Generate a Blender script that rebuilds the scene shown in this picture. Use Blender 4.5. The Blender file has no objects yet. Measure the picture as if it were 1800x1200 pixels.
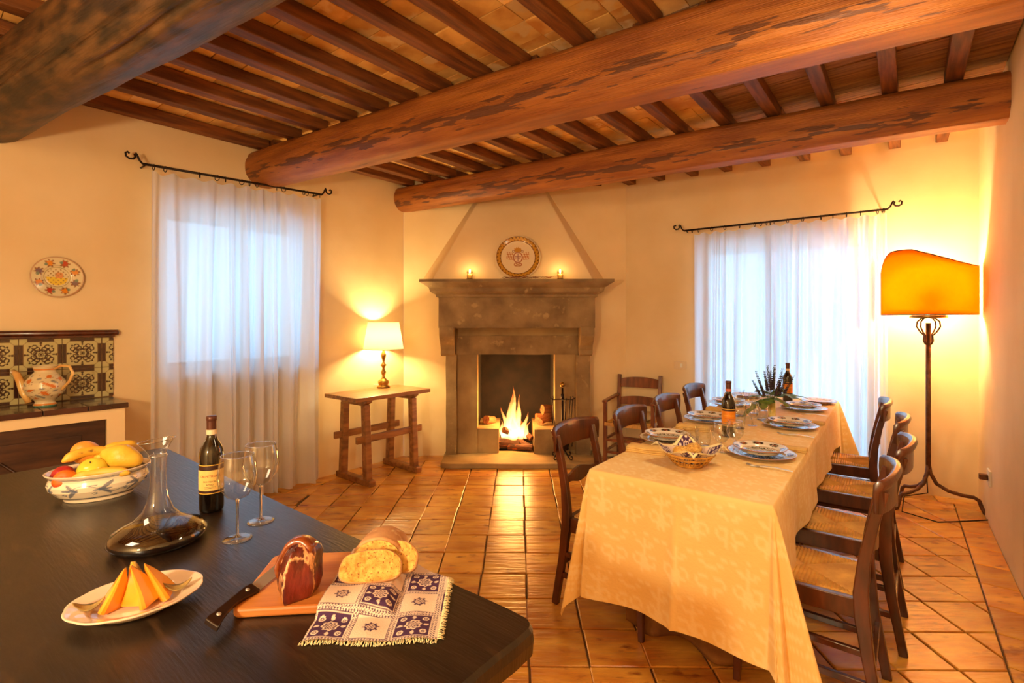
import bpy, math, random
import numpy as np
from mathutils import Vector, Matrix, noise
PI = math.pi
rnd = random.Random(7)
S = bpy.context.scene
col = bpy.data.collections.new('room'); S.collection.children.link(col)

def L(r, g, b, a=1.0):
    f = lambda c: (c/255/12.92) if c/255 <= .04045 else ((c/255+.055)/1.055)**2.4
    return (f(r), f(g), f(b), a)

# ---------------------------------------------------------------- camera, sky, lights, exposure
cam = bpy.data.cameras.new('camera'); cam_o = bpy.data.objects.new('camera', cam); col.objects.link(cam_o)
cam.sensor_width = 36; cam.lens = 17.4; cam.shift_y = -35/1800; cam.clip_start = .02
cam_o.location = (0, 0, 1.45); cam_o.rotation_euler = (PI/2, 0, 0)
S.camera = cam_o
S.view_settings.view_transform = 'Standard'; S.view_settings.look = 'None'
S.view_settings.exposure = 0.0; S.view_settings.gamma = 1.0; S.view_settings.use_curve_mapping = False
W = bpy.data.worlds.new('sky'); S.world = W; W.use_nodes = True
W.node_tree.nodes['Background'].inputs[0].default_value = (.38, .68, 1.0, 1)
W.node_tree.nodes['Background'].inputs[1].default_value = 5.6
def lamp(name, kind, loc, power, color, size=.1, target=None):
    d = bpy.data.lights.new(name, kind); d.energy = power; d.color = color
    if kind == 'AREA': d.size = size
    else: d.shadow_soft_size = size
    o = bpy.data.objects.new(name, d); o.location = loc; col.objects.link(o)
    if target is not None:
        o.rotation_euler = (Vector(target)-Vector(loc)).to_track_quat('-Z', 'Y').to_euler()
    return o
WARM = (1.0, .66, .30)
lamp('kitchen_lamp', 'POINT', (-1.25, -.30, 1.52), 135, (1.0, .80, .50), .08)
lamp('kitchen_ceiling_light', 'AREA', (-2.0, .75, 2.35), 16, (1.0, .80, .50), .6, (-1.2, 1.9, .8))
lamp('dining_fill_light', 'AREA', (1.25, 1.55, 2.45), 17, (1.0, .80, .50), .5, (1.45, 2.9, .7))  # unseen fill added overhead to light the dining table and its cloth

# ---------------------------------------------------------------- helpers
class MB:
    def __init__(s): s.v = []; s.f = []; s.sm = []
    def add(s, vs, fs, smooth=False, M=None):
        o = len(s.v)
        if M is not None: vs = [M @ Vector(p) for p in vs]
        s.v += [tuple(p) for p in vs]
        for f in fs: s.f.append([i+o for i in f]); s.sm.append(smooth)
        return s
    def box(s, x0, x1, y0, y1, z0, z1, M=None):
        vs = [(x, y, z) for z in (z0, z1) for y in (y0, y1) for x in (x0, x1)]
        return s.add(vs, [(0,2,3,1),(4,5,7,6),(0,1,5,4),(2,6,7,3),(0,4,6,2),(1,3,7,5)], False, M)
    def loft(s, rings, caps=True, smooth=True, closed=True, M=None):
        n = len(rings[0]); vs = [p for r in rings for p in r]; fs = []
        for i in range(len(rings)-1):
            for j in range(n if closed else n-1):
                a = i*n+j; b = i*n+(j+1) % n
                fs.append((a, b, b+n, a+n))
        if caps and closed:
            fs.append(tuple(range(n-1, -1, -1))); k = (len(rings)-1)*n; fs.append(tuple(range(k, k+n)))
        return s.add(vs, fs, smooth, M)
    def lathe(s, prof, n=28, M=None, caps=False, sx=1, sy=1, smooth=True):
        rings = [[(r*sx*math.cos(2*PI*j/n), r*sy*math.sin(2*PI*j/n), z) for j in range(n)] for r, z in prof]
        return s.loft(rings, caps, smooth, True, M)
    def tube(s, pts, rad, n=8, M=None, caps=True, sq=None):
        pts = [Vector(p) for p in pts]; rings = []; up = None
        for i, p in enumerate(pts):
            t = (pts[min(i+1, len(pts)-1)]-pts[max(i-1, 0)]).normalized()
            if up is None:
                up = Vector((0, 0, 1)) if abs(t.z) < .9 else Vector((0, 1, 0))
            a = t.cross(up).normalized(); b = a.cross(t).normalized(); up = b
            r = rad(i/(len(pts)-1)) if callable(rad) else rad
            if sq: rings.append([p+a*r*c[0]*sq[0]+b*r*c[1]*sq[1] for c in ((1,1),(-1,1),(-1,-1),(1,-1))])
            else: rings.append([p+a*r*math.cos(2*PI*j/n)+b*r*math.sin(2*PI*j/n) for j in range(n)])
        return s.loft(rings, caps, not sq, True, M)
    def prism(s, poly, z0, z1, M=None, smooth=False):
        n = len(poly)
        vs = [(x, y, z0) for x, y in poly]+[(x, y, z1) for x, y in poly]
        fs = [tuple(range(n-1, -1, -1)), tuple(range(n, 2*n))]+[(i, (i+1) % n, (i+1) % n+n, i+n) for i in range(n)]
        return s.add(vs, fs, smooth, M)
    def grid(s, nu, nv, fn, smooth=True, M=None):
        vs = [fn(i/(nu-1), j/(nv-1)) for j in range(nv) for i in range(nu)]
        fs = [(j*nu+i, j*nu+i+1, (j+1)*nu+i+1, (j+1)*nu+i) for j in range(nv-1) for i in range(nu-1)]
        return s.add(vs, fs, smooth, M)
    def ball(s, c, r, n=14, sx=1, sy=1, sz=1, M=None, fn=None):
        rings = []
        for i in range(n//2+1):
            th = PI*i/(n//2); rr = max(math.sin(th), .004)
            ring = []
            for j in range(n):
                d = Vector((rr*math.cos(2*PI*j/n)*sx, rr*math.sin(2*PI*j/n)*sy, -math.cos(th)*sz))
                k = fn(d) if fn else 1
                ring.append(Vector(c)+d*r*k)
            rings.append(ring)
        return s.loft(rings, True, True, True, M)
    def mesh(s, name):
        me = bpy.data.meshes.new(name); me.from_pydata(s.v, [], s.f)
        me.polygons.foreach_set('use_smooth', s.sm); me.validate(); me.update()
        return me

def obj(name, mb, mat, parent=None, loc=(0,0,0), rot=(0,0,0), bevel=0, solid=0, label=None):
    me = mb if isinstance(mb, bpy.types.Mesh) else mb.mesh(name)
    if mat is not None and not me.materials: me.materials.append(mat)
    o = bpy.data.objects.new(name, me); col.objects.link(o)
    o.location = loc; o.rotation_euler = rot
    if parent is not None: o.parent = parent
    if solid:
        m = o.modifiers.new('solid', 'SOLIDIFY'); m.thickness = solid; m.offset = 0
    if bevel:
        m = o.modifiers.new('bevel', 'BEVEL'); m.width = bevel; m.segments = 2; m.limit_method = 'ANGLE'; m.angle_limit = .6
    if label: o['label'] = label
    return o
def tag(o, label, cat, group=None):
    o['label'] = label; o['category'] = cat
    if group: o['group'] = group
    return o
def thing(name, label, cat, loc=(0,0,0), rz=0, group=None):
    o = bpy.data.objects.new(name, None); o.empty_display_size = .05; col.objects.link(o)
    o.location = loc; o.rotation_euler = (0, 0, rz)
    return tag(o, label, cat, group)
def dup(o, parent=None):
    c = o.copy(); col.objects.link(c); c.parent = parent
    for ch in [x for x in KIDS.get(o.name, [])]:
        dup(ch, c)
    return c
KIDS = {}
def dup_thing(root, loc, rz, label, group=None):
    KIDS.clear()
    for o in col.objects:
        if o.parent: KIDS.setdefault(o.parent.name, []).append(o)
    c = dup(root); c.location = loc; c.rotation_euler = (0, 0, rz); c['label'] = label
    if group: c['group'] = group
    return c
def struct(o): o['kind'] = 'structure'; return o

# ---------------------------------------------------------------- materials
def mat(name, c1, c2=None, rough=.5, metal=0, scale=5, stretch=(1,1,1), detail=4, bump=0, bscale=None, coat=0,
        ramp=(.35, .65), rand=0, c3=None, spec=.5, sheen=0, kind='noise', c3scale=None, c3ramp=(.55, .62), croughness=.1, bstretch=None, vein=0, band=None):
    m = bpy.data.materials.new(name); m.use_nodes = True
    nt = m.node_tree; N = nt.nodes; K = nt.links; b = N['Principled BSDF']
    b.inputs['Roughness'].default_value = rough; b.inputs['Metallic'].default_value = metal
    b.inputs['Coat Weight'].default_value = coat; b.inputs['Coat Roughness'].default_value = croughness
    b.inputs['Specular IOR Level'].default_value = spec
    if sheen: b.inputs['Sheen Weight'].default_value = sheen
    b.inputs['Base Color'].default_value = c1
    tc = N.new('ShaderNodeTexCoord'); mp = N.new('ShaderNodeMapping'); mp.inputs['Scale'].default_value = stretch
    K.new(tc.outputs['Object'], mp.inputs[0]); src = mp.outputs[0]
    if rand:
        oi = N.new('ShaderNodeObjectInfo'); vm = N.new('ShaderNodeVectorMath'); vm.operation = 'SCALE'
        cx = N.new('ShaderNodeCombineXYZ'); 
        for i in range(3): K.new(oi.outputs['Random'], cx.inputs[i])
        K.new(cx.outputs[0], vm.inputs[0]); vm.inputs['Scale'].default_value = 37
        va = N.new('ShaderNodeVectorMath'); K.new(src, va.inputs[0]); K.new(vm.outputs[0], va.inputs[1]); src = va.outputs[0]
    out = None
    if c2 is not None:
        if kind == 'noise':
            t = N.new('ShaderNodeTexNoise'); t.inputs['Scale'].default_value = scale; t.inputs['Detail'].default_value = detail; o_ = t.outputs['Fac']
        elif kind == 'wave':
            t = N.new('ShaderNodeTexWave'); t.inputs['Scale'].default_value = scale; t.inputs['Distortion'].default_value = 4; t.inputs['Detail'].default_value = detail; o_ = t.outputs['Fac']
        K.new(src, t.inputs['Vector'])
        r = N.new('ShaderNodeValToRGB'); r.color_ramp.elements[0].position = ramp[0]; r.color_ramp.elements[1].position = ramp[1]
        r.color_ramp.elements[0].color = c1; r.color_ramp.elements[1].color = c2
        K.new(o_, r.inputs[0]); out = r.outputs[0]
        if c3 is not None:
            t3 = N.new('ShaderNodeTexNoise'); t3.inputs['Scale'].default_value = c3scale or scale*.6; t3.inputs['Detail'].default_value = 5
            K.new(src, t3.inputs['Vector'])
            mr = N.new('ShaderNodeMapRange'); mr.inputs[1].default_value = c3ramp[0]; mr.inputs[2].default_value = c3ramp[1]
            if vein:
                sb = N.new('ShaderNodeMath'); sb.operation = 'SUBTRACT'; sb.inputs[1].default_value = .5; K.new(t3.outputs['Fac'], sb.inputs[0])
                ab = N.new('ShaderNodeMath'); ab.operation = 'ABSOLUTE'; K.new(sb.outputs[0], ab.inputs[0]); K.new(ab.outputs[0], mr.inputs[0])
                mr.inputs[1].default_value = vein; mr.inputs[2].default_value = vein*.3
            elif band:
                sz = N.new('ShaderNodeSeparateXYZ'); K.new(tc.outputs['Object'], sz.inputs[0])
                s1 = N.new('ShaderNodeMath'); s1.operation = 'SUBTRACT'; s1.inputs[1].default_value = band[0]; K.new(sz.outputs[2], s1.inputs[0])
                s2 = N.new('ShaderNodeMath'); s2.operation = 'ABSOLUTE'; K.new(s1.outputs[0], s2.inputs[0])
                s3 = N.new('ShaderNodeMapRange'); s3.inputs[1].default_value = 0; s3.inputs[2].default_value = band[1]; s3.inputs[3].default_value = band[2]; s3.inputs[4].default_value = -band[2]; K.new(s2.outputs[0], s3.inputs[0])
                s4 = N.new('ShaderNodeMath'); s4.operation = 'ADD'; K.new(s3.outputs[0], s4.inputs[0]); K.new(t3.outputs['Fac'], s4.inputs[1]); K.new(s4.outputs[0], mr.inputs[0])
            else: K.new(t3.outputs['Fac'], mr.inputs[0])
            mx = N.new('ShaderNodeMix'); mx.data_type = 'RGBA'; K.new(mr.outputs[0], mx.inputs[0]); K.new(out, mx.inputs[6]); mx.inputs[7].default_value = c3
            out = mx.outputs[2]
        if rand:
            hs = N.new('ShaderNodeHueSaturation'); mr = N.new('ShaderNodeMapRange'); mr.inputs[3].default_value = 1-rand; mr.inputs[4].default_value = 1+rand
            K.new(oi.outputs['Random'], mr.inputs[0]); K.new(mr.outputs[0], hs.inputs['Value']); K.new(out, hs.inputs['Color']); out = hs.outputs[0]
        K.new(out, b.inputs['Base Color'])
    if bump:
        t = N.new('ShaderNodeTexNoise'); t.inputs['Scale'].default_value = bscale or scale*3; t.inputs['Detail'].default_value = 5
        if bstretch:
            mp2 = N.new('ShaderNodeMapping'); mp2.inputs['Scale'].default_value = bstretch; K.new(src, mp2.inputs[0]); K.new(mp2.outputs[0], t.inputs['Vector'])
        else: K.new(src, t.inputs['Vector'])
        bp = N.new('ShaderNodeBump'); bp.inputs['Strength'].default_value = 1; bp.inputs['Distance'].default_value = bump
        K.new(t.outputs['Fac'], bp.inputs['Height']); K.new(bp.outputs[0], b.inputs['Normal'])
    return m
def mat_painted(name, rough=.2, coat=.5, bump=0, bscale=60, sheen=0):
    m = mat(name, (1,1,1,1), None, rough=rough, coat=coat, bump=bump, bscale=bscale, sheen=sheen)
    a = m.node_tree.nodes.new('ShaderNodeAttribute'); a.attribute_name = 'Col'
    m.node_tree.links.new(a.outputs['Color'], m.node_tree.nodes['Principled BSDF'].inputs['Base Color'])
    return m
def paint(me, fn):
    n = len(me.vertices); co = np.empty(n*3); me.vertices.foreach_get('co', co); co = co.reshape(-1, 3)
    c = np.ones((n, 4)); c[:, :3] = fn(co[:, 0], co[:, 1], co[:, 2])
    at = me.color_attributes.new('Col', 'FLOAT_COLOR', 'POINT'); at.data.foreach_set('color', c.ravel())
    return me
def base(n, c): return np.tile(np.array(L(*c)[:3]), (n, 1))
def put(c, mask, k, a=1.0):
    k = np.array(L(*k)[:3]); c[mask] = c[mask]*(1-a)+k*a
def mat_nodes(name, build):
    m = bpy.data.materials.new(name); m.use_nodes = True; nt = m.node_tree
    for n in list(nt.nodes):
        if n.type != 'OUTPUT_MATERIAL': nt.nodes.remove(n)
    sh = build(nt.nodes, nt.links); nt.links.new(sh, nt.nodes['Material Output'].inputs[0]); return m
def thin_glass(name, tint=(.97,.98,.98,1), ior=1.5, gloss=0.02):
    def b(N, K):
        t = N.new('ShaderNodeBsdfTransparent'); t.inputs[0].default_value = tint
        g = N.new('ShaderNodeBsdfGlossy'); g.inputs['Roughness'].default_value = gloss
        f = N.new('ShaderNodeLayerWeight'); f.inputs[0].default_value = .5
        pw = N.new('ShaderNodeMath'); pw.operation = 'POWER'; pw.inputs[1].default_value = 2.6; K.new(f.outputs['Facing'], pw.inputs[0])
        mt = N.new('ShaderNodeMath'); mt.operation = 'MULTIPLY_ADD'; mt.inputs[1].default_value = .75; mt.inputs[2].default_value = .11; K.new(pw.outputs[0], mt.inputs[0])
        mx = N.new('ShaderNodeMixShader'); K.new(mt.outputs[0], mx.inputs[0]); K.new(t.outputs[0], mx.inputs[1]); K.new(g.outputs[0], mx.inputs[2]); return mx.outputs[0]
    return mat_nodes(name, b)
def cloth_mat(name, dif, trans, w_trans, w_clear, bump=False):
    def b(N, K):
        d = N.new('ShaderNodeBsdfDiffuse'); d.inputs[0].default_value = dif
        t = N.new('ShaderNodeBsdfTranslucent'); t.inputs[0].default_value = trans
        m1 = N.new('ShaderNodeMixShader'); m1.inputs[0].default_value = w_trans; K.new(d.outputs[0], m1.inputs[1]); K.new(t.outputs[0], m1.inputs[2])
        if not w_clear: return m1.outputs[0]
        c = N.new('ShaderNodeBsdfTransparent')
        m2 = N.new('ShaderNodeMixShader'); m2.inputs[0].default_value = w_clear; K.new(m1.outputs[0], m2.inputs[1]); K.new(c.outputs[0], m2.inputs[2]); return m2.outputs[0]
    return mat_nodes(name, b)
def emit(name, color, strength):
    def b(N, K):
        e = N.new('ShaderNodeEmission'); e.inputs[0].default_value = color; e.inputs[1].default_value = strength; return e.outputs[0]
    return mat_nodes(name, b)

m_plaster = mat('plaster', L(240,214,166), L(230,200,148), rough=.85, scale=1.4, bump=.004, bscale=5, spec=.2)
m_grout = mat('grout', L(120,88,48), L(96,70,38), rough=.8, scale=30)
m_tile = mat('terracotta_tile', L(194,118,42), L(230,170,70), rough=.30, scale=4, stretch=(1,2.2,1), detail=6, bump=.006, bscale=5, bstretch=(1,3,1), rand=.16, coat=.5, croughness=.26, c3=L(150,80,30), c3scale=9, c3ramp=(.60,.72))
m_pianella = mat('clay_ceiling_tile', L(240,190,104), L(198,134,58), rough=.8, scale=5, rand=.25, bump=.002, bscale=25, c3=L(222,184,120), c3scale=6)
m_plank = mat('aged_plank', L(170,118,62), L(128,82,40), rough=.75, scale=4, stretch=(1.2,12,6), rand=.15, bump=.002, bscale=30)
m_joist = mat('joist_wood', L(132,76,26), L(88,46,14), rough=.62, scale=3, stretch=(14,1.2,10), rand=.15, bump=.002, bscale=24)
m_log = mat('old_log_wood', L(104,70,36), L(46,34,20), rough=.5, scale=6, stretch=(1,2.6,2.6), detail=8, bump=.007, bscale=5, bstretch=(1,4,4), c3=L(42,30,22), c3scale=2.4, c3ramp=(.55,.68))
m_beam = mat('chestnut_beam_wood', L(180,108,38), L(142,76,22), rough=.5, scale=2.5, stretch=(1,7,7), detail=7, bump=.006, bscale=5, bstretch=(1,7,7), c3=L(104,58,26), c3scale=4.2, c3ramp=(.575,.60), band=(-.06, .08, .12), coat=.1, croughness=.3)
m_stone = mat('pietra_serena_stone', L(158,128,84), L(118,92,58), rough=.8, scale=4, detail=8, bump=.006, bscale=18, c3=L(172,142,92), c3scale=11, c3ramp=(.62,.72))
m_stone2 = mat('pale_sandstone', L(176,146,96), L(136,108,68), rough=.8, scale=3, detail=7, bump=.004, bscale=20)
m_soot = mat('sooty_brick', L(36,24,16), L(18,12,8), rough=.9, scale=6, bump=.006, bscale=12)
m_dark = mat('dark_table_wood', L(44,30,20), L(20,14,10), rough=.34, scale=2.5, stretch=(1,4,1), detail=9, bump=.0014, bscale=16, bstretch=(1,2.2,1), c3=L(74,50,30), c3scale=7, c3ramp=(.60,.80), coat=.25, croughness=.3)
m_walnut = mat('walnut_wood', L(96,44,20), L(58,24,12), rough=.3, scale=5, stretch=(4,4,1), bump=.0008, bscale=20, coat=.5, croughness=.15)
m_cherry = mat('reddish_brown_wood', L(140,74,34), L(98,48,22), rough=.35, scale=5, stretch=(4,4,1), bump=.0008, bscale=20, coat=.3)
m_oak = mat('waxed_oak', L(158,104,52), L(112,68,30), rough=.4, scale=5, stretch=(1,5,5), bump=.0015, bscale=16, coat=.2)
m_cupboard = mat('brown_cupboard_wood', L(88,54,30), L(58,34,20), rough=.45, scale=4, stretch=(1,1,6), bump=.001)
m_iron = mat('wrought_iron', L(52,36,28), L(34,24,20), rough=.45, metal=.7, scale=40, bump=.001, bscale=60)
m_iron2 = mat('rusty_brown_iron', L(120,78,50), L(90,56,36), rough=.45, metal=.4, scale=30, bump=.0008, bscale=70)
m_brass = mat('old_brass', L(190,146,70), L(150,108,46), rough=.28, metal=.9, scale=12)
m_steel = mat('polished_steel', L(215,212,205), None, rough=.34, metal=.75)
m_white = mat('white_plastic', L(235,228,210), None, rough=.4)
m_curtain = cloth_mat('sheer_white_cotton', L(240,236,236), L(236,238,244), .62, .05)
m_glass = thin_glass('clear_glass')
m_pane = thin_glass('window_pane_glass', (.93,.95,.95,1))
m_stem = mat('solid_glass', (1,1,1,1), None, rough=.0); m_stem.node_tree.nodes['Principled BSDF'].inputs['Transmission Weight'].default_value = 1
m_wine = mat('red_wine', L(14,3,4), None, rough=.03, spec=.35)
m_bottle = mat('dark_bottle_glass', L(16,10,7), None, rough=.05, coat=1)
m_capsule = mat('brown_foil', L(92,52,40), None, rough=.35, metal=.3)
m_ceramic = mat_painted('painted_majolica', .12, .6)
m_ivory = mat('ivory_glazed_ceramic', L(232,206,176), None, rough=.1, coat=.7)
m_cloth = mat_painted('damask_cloth', .8, 0, bump=.0012, bscale=90, sheen=.1)
m_weave = mat_painted('woven_cotton', .9, 0, bump=.0008, bscale=400)
m_napkin = mat('gold_napkin_cloth', L(226,186,112), L(214,170,96), rough=.85, scale=30, bump=.0008, bscale=120)
m_under = mat('brown_undercloth', L(168,120,66), L(104,66,36), rough=.8, scale=7, detail=6, bump=.003, bscale=20)
m_rush = mat('woven_rush', L(222,168,78), L(176,122,50), rough=.6, scale=9, bump=.001, bscale=50)
# ---------------------------------------------------------------- room frame (A = along the side walls, B = across)
A = Vector((.6257, .7801, 0)); Bv = Vector((.7801, -.6257, 0))
angA = math.atan2(A.y, A.x)
PL = (-1.173, 5.365); PM = (1.234, 5.365); PR = (3.768, 3.998)
angBack = math.atan2(PR[1]-PM[1], PR[0]-PM[0]); angR = math.atan2(-.791, -.611)
RR = (PR[0]-.611*7.07, PR[1]-.791*7.07); RL = (PL[0]-A.x*5.05, PL[1]-A.y*5.05)
H = 3.12
def wall(name, org, ang, length, openings=(), thick=.42, x0=0.0):
    m = MB(); cur = x0
    for (a, b, z0, z1) in openings:
        m.box(cur, a, 0, thick, -.12, H)
        m.box(a, b, 0, thick, -.12, z0)
        m.box(a, b, 0, thick, z1, H); cur = b
    m.box(cur, length, 0, thick, -.12, H)
    o = obj(name, m, m_plaster, None, (org[0], org[1], 0), (0, 0, ang)); return struct(o)
wl = wall('wall_left', RL, angA, 5.05, [(5.05-2.20, 5.05-1.06, 1.08, 2.30)])
wf = wall('wall_fireplace', PL, 0, 2.407, [(.80, 1.63, 0, 1.10)], x0=0)
wb = wall('wall_back', PM, angBack, 2.88, [(.78, 2.20, 0, 2.20)])
wr = wall('wall_right', PR, angR, 7.07)
wn = wall('wall_near', RR, math.atan2(RL[1]-RR[1], RL[0]-RR[0]), (Vector(RL)-Vector(RR)).length)

# windows
m_frame = mat('pale_window_paint', L(206,206,200), L(190,190,182), rough=.5, scale=8)
def window(name, wallo, x0, x1, z0, z1, cols, rows, door=False):
    w = MB(); w.box(x0, x0+.06, .18, .24, z0, z1); w.box(x1-.06, x1, .18, .24, z0, z1); w.box(x0+.06, x1-.06, .18, .24, z1-.06, z1)
    w.box(x0+.06, x1-.06, .18, .24, z0, z0+.05)
    o = struct(obj(name, w, m_frame, None, wallo.location, wallo.rotation_euler, bevel=.004))
    cx = (x0+x1)/2
    s = MB(); s.box(cx-.045, cx+.045, .175, .245, z0+.05, z1-.06); obj('stile', s, m_frame, o, bevel=.004)
    hs = (z1-z0)/rows
    for r in range(1, rows):
        b = MB(); b.box(x0+.06, cx-.045, .19, .225, z0+hs*r-.014, z0+hs*r+.014); b.box(cx+.045, x1-.06, .19, .225, z0+hs*r-.014, z0+hs*r+.014); obj('glazing_bar', b, m_frame, o)
    for (a, b_) in ((x0+.06, cx-.045), (cx+.045, x1-.06)):
        for r in range(rows):
            p = MB(); p.box(a, b_, .205, .209, z0+hs*r+.016, z0+hs*(r+1)-.016); obj('pane', p, m_pane, o)
    if not door:
        q = MB(); q.box(x0-.02, x1+.02, -.02, .18, z0-.03, z0); obj('window_sill', q, m_stone2, o, bevel=.006)
window('window_1', wl, 5.05-2.20, 5.05-1.06, 1.08, 2.30, 2, 1)
window('door_1', wb, .78, 2.20, 0.02, 2.20, 2, 1, True)

# ---------------------------------------------------------------- floor: hand-made terracotta tiles as parts
poly = [Vector((p[0], p[1])) for p in (RR, PR, PM, PL, RL)]   # counter-clockwise
fl = MB(); fl.prism([tuple(p) for p in poly], -.12, -.011)
floor = struct(obj('floor', fl, m_grout))
def inset(poly, ds):
    n = len(poly); lines = []
    for i in range(n):
        a, b = poly[i], poly[(i+1) % n]; d = (b-a).normalized(); nrm = Vector((-d.y, d.x)); lines.append((a+nrm*ds[i], d))
    out = []
    for i in range(n):
        p, d = lines[i-1]; q, e = lines[i]; det = d.x*e.y-d.y*e.x
        t = ((q.x-p.x)*e.y-(q.y-p.y)*e.x)/det; out.append(p+d*t)
    return out
inner = inset(poly, [.165, .165, .0, .165, .165])
def clip(sub, clp):
    out = sub
    for i in range(len(clp)):
        a, b = clp[i], clp[(i+1) % len(clp)]; inp = out; out = []
        side = lambda p: (b.x-a.x)*(p.y-a.y)-(b.y-a.y)*(p.x-a.x)
        for j in range(len(inp)):
            p, q = inp[j-1], inp[j]; sp, sq = side(p), side(q)
            if (sp >= 0) != (sq >= 0): out.append(p+(q-p)*(sp/(sp-sq)))
            if sq >= 0: out.append(q)
        if not out: return []
    return out
def area(p): return abs(sum(p[i-1].x*p[i].y-p[i].x*p[i-1].y for i in range(len(p))))/2
cells = []
th = -.014; ct, st_ = math.cos(th), math.sin(th); TP = .2555
def rot2(x, y): return Vector((.075+x*ct-y*st_, 2.34+x*st_+y*ct))
for i in range(-22, 22):
    for j in range(-18, 16):
        g = .0035; jx = ((i*37+j*11) % 7-3)*.0012
        q = [rot2(i*TP+g+jx, j*TP+g), rot2((i+1)*TP-g+jx, j*TP+g), rot2((i+1)*TP-g+jx, (j+1)*TP-g), rot2(i*TP+g+jx, (j+1)*TP-g)]
        c = clip(q, inner)
        if len(c) > 2 and area(c) > .002: cells.append((c, area(c) > .0613))
for k, (a, b) in enumerate(zip(poly, poly[1:]+poly[:1])):
    if k == 2: continue
    d = (b-a); ln = d.length; d.normalize(); nrm = Vector((-d.y, d.x)); n = int(ln/.275)
    for i in range(n):
        x0, x1 = i*ln/n+.003, (i+1)*ln/n-.003
        q = [a+d*x0+nrm*.002, a+d*x1+nrm*.002, a+d*x1+nrm*.158, a+d*x0+nrm*.158]
        c = clip(q, poly)
        if len(c) > 2: cells.append((c, False))
def tile_mb(pts, z=0.0):
    c = sum(pts, Vector((0, 0)))/len(pts); m = MB(); n = len(pts)
    lo = [(p.x, p.y, -.011) for p in pts]; mid = [(p.x, p.y, z-.003) for p in pts]
    top = [(c.x+(p.x-c.x)*(1-.006/max((p-c).length, .01)), c.y+(p.y-c.y)*(1-.006/max((p-c).length, .01)), z) for p in pts]
    m.add(lo+mid+top, [(i, (i+1) % n, (i+1) % n+n, i+n) for i in range(n)]+[(i+n, (i+1) % n+n, (i+1) % n+2*n, i+2*n) for i in range(n)]+[tuple(range(2*n, 3*n))])
    return m
def score(c):
    m = sum(c, Vector((0, 0)))/len(c)
    if m.y < .3: return 99
    px, py = 900+870*m.x/m.y, 565+1261.5/m.y
    if px < -40 or px > 1840 or py > 1290: return 50+m.length
    # hidden under the kitchen table
    t = (m-Vector((.061, 1.067))); 
    if py > 835+(px)*.15 and px < 640 and py > 840+px*.17: return 30+m.length
    return m.length
cells.sort(key=lambda c: score(c[0]))
full_me = None; rest = MB()
for k, (c, full) in enumerate(cells):
    ce = sum(c, Vector((0, 0)))/len(c)
    if k < 296:
        if full:
            if full_me is None:
                h_ = TP/2-.0035; full_me = tile_mb([Vector((-h_, -h_)), Vector((h_, -h_)), Vector((h_, h_)), Vector((-h_, h_))]).mesh('tile'); full_me.materials.append(m_tile)
            obj('tile', full_me, None, floor, (ce.x, ce.y, rnd.uniform(-.001, .0012)), (rnd.gauss(0, .0035), rnd.gauss(0, .0035), th+rnd.gauss(0, .003)))
        else:
            obj('tile', tile_mb([p-ce for p in c]), m_tile, floor, (ce.x, ce.y, 0), (rnd.gauss(0, .002), rnd.gauss(0, .002), 0))
    else:
        t = tile_mb(c); rest.add(t.v, t.f)
ro = obj('tile', rest, m_tile, floor); ro['kind'] = 'stuff'

# ---------------------------------------------------------------- ceiling: logs, joists, clay tiles and planks
MC = Matrix(((Bv.x, A.x, 0, 0), (Bv.y, A.y, 0, 0), (0, 0, 1, 0), (0, 0, 0, 1)))
MC[2][0] = .018*Bv.x; MC[2][1] = .018*A.x; MC[2][3] = 2.893
def ba(p): return (p[0]*Bv.x+p[1]*Bv.y, p[0]*A.x+p[1]*A.y)
cp = [Vector(ba(p)) for p in (RR, PR, PM, PL, RL)]
cm = MB(); cm.prism([tuple(p) for p in cp], .125, .21)
ceiling = struct(obj('ceiling', cm, m_pianella)); ceiling.matrix_world = MC
def zc(x): return 2.893+.018*x
def child_ceiling(name, mb, mat_, loc=(0,0,0), rot=(0,0,0), **k): return obj(name, mb, mat_, ceiling, loc, rot, **k)
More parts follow.
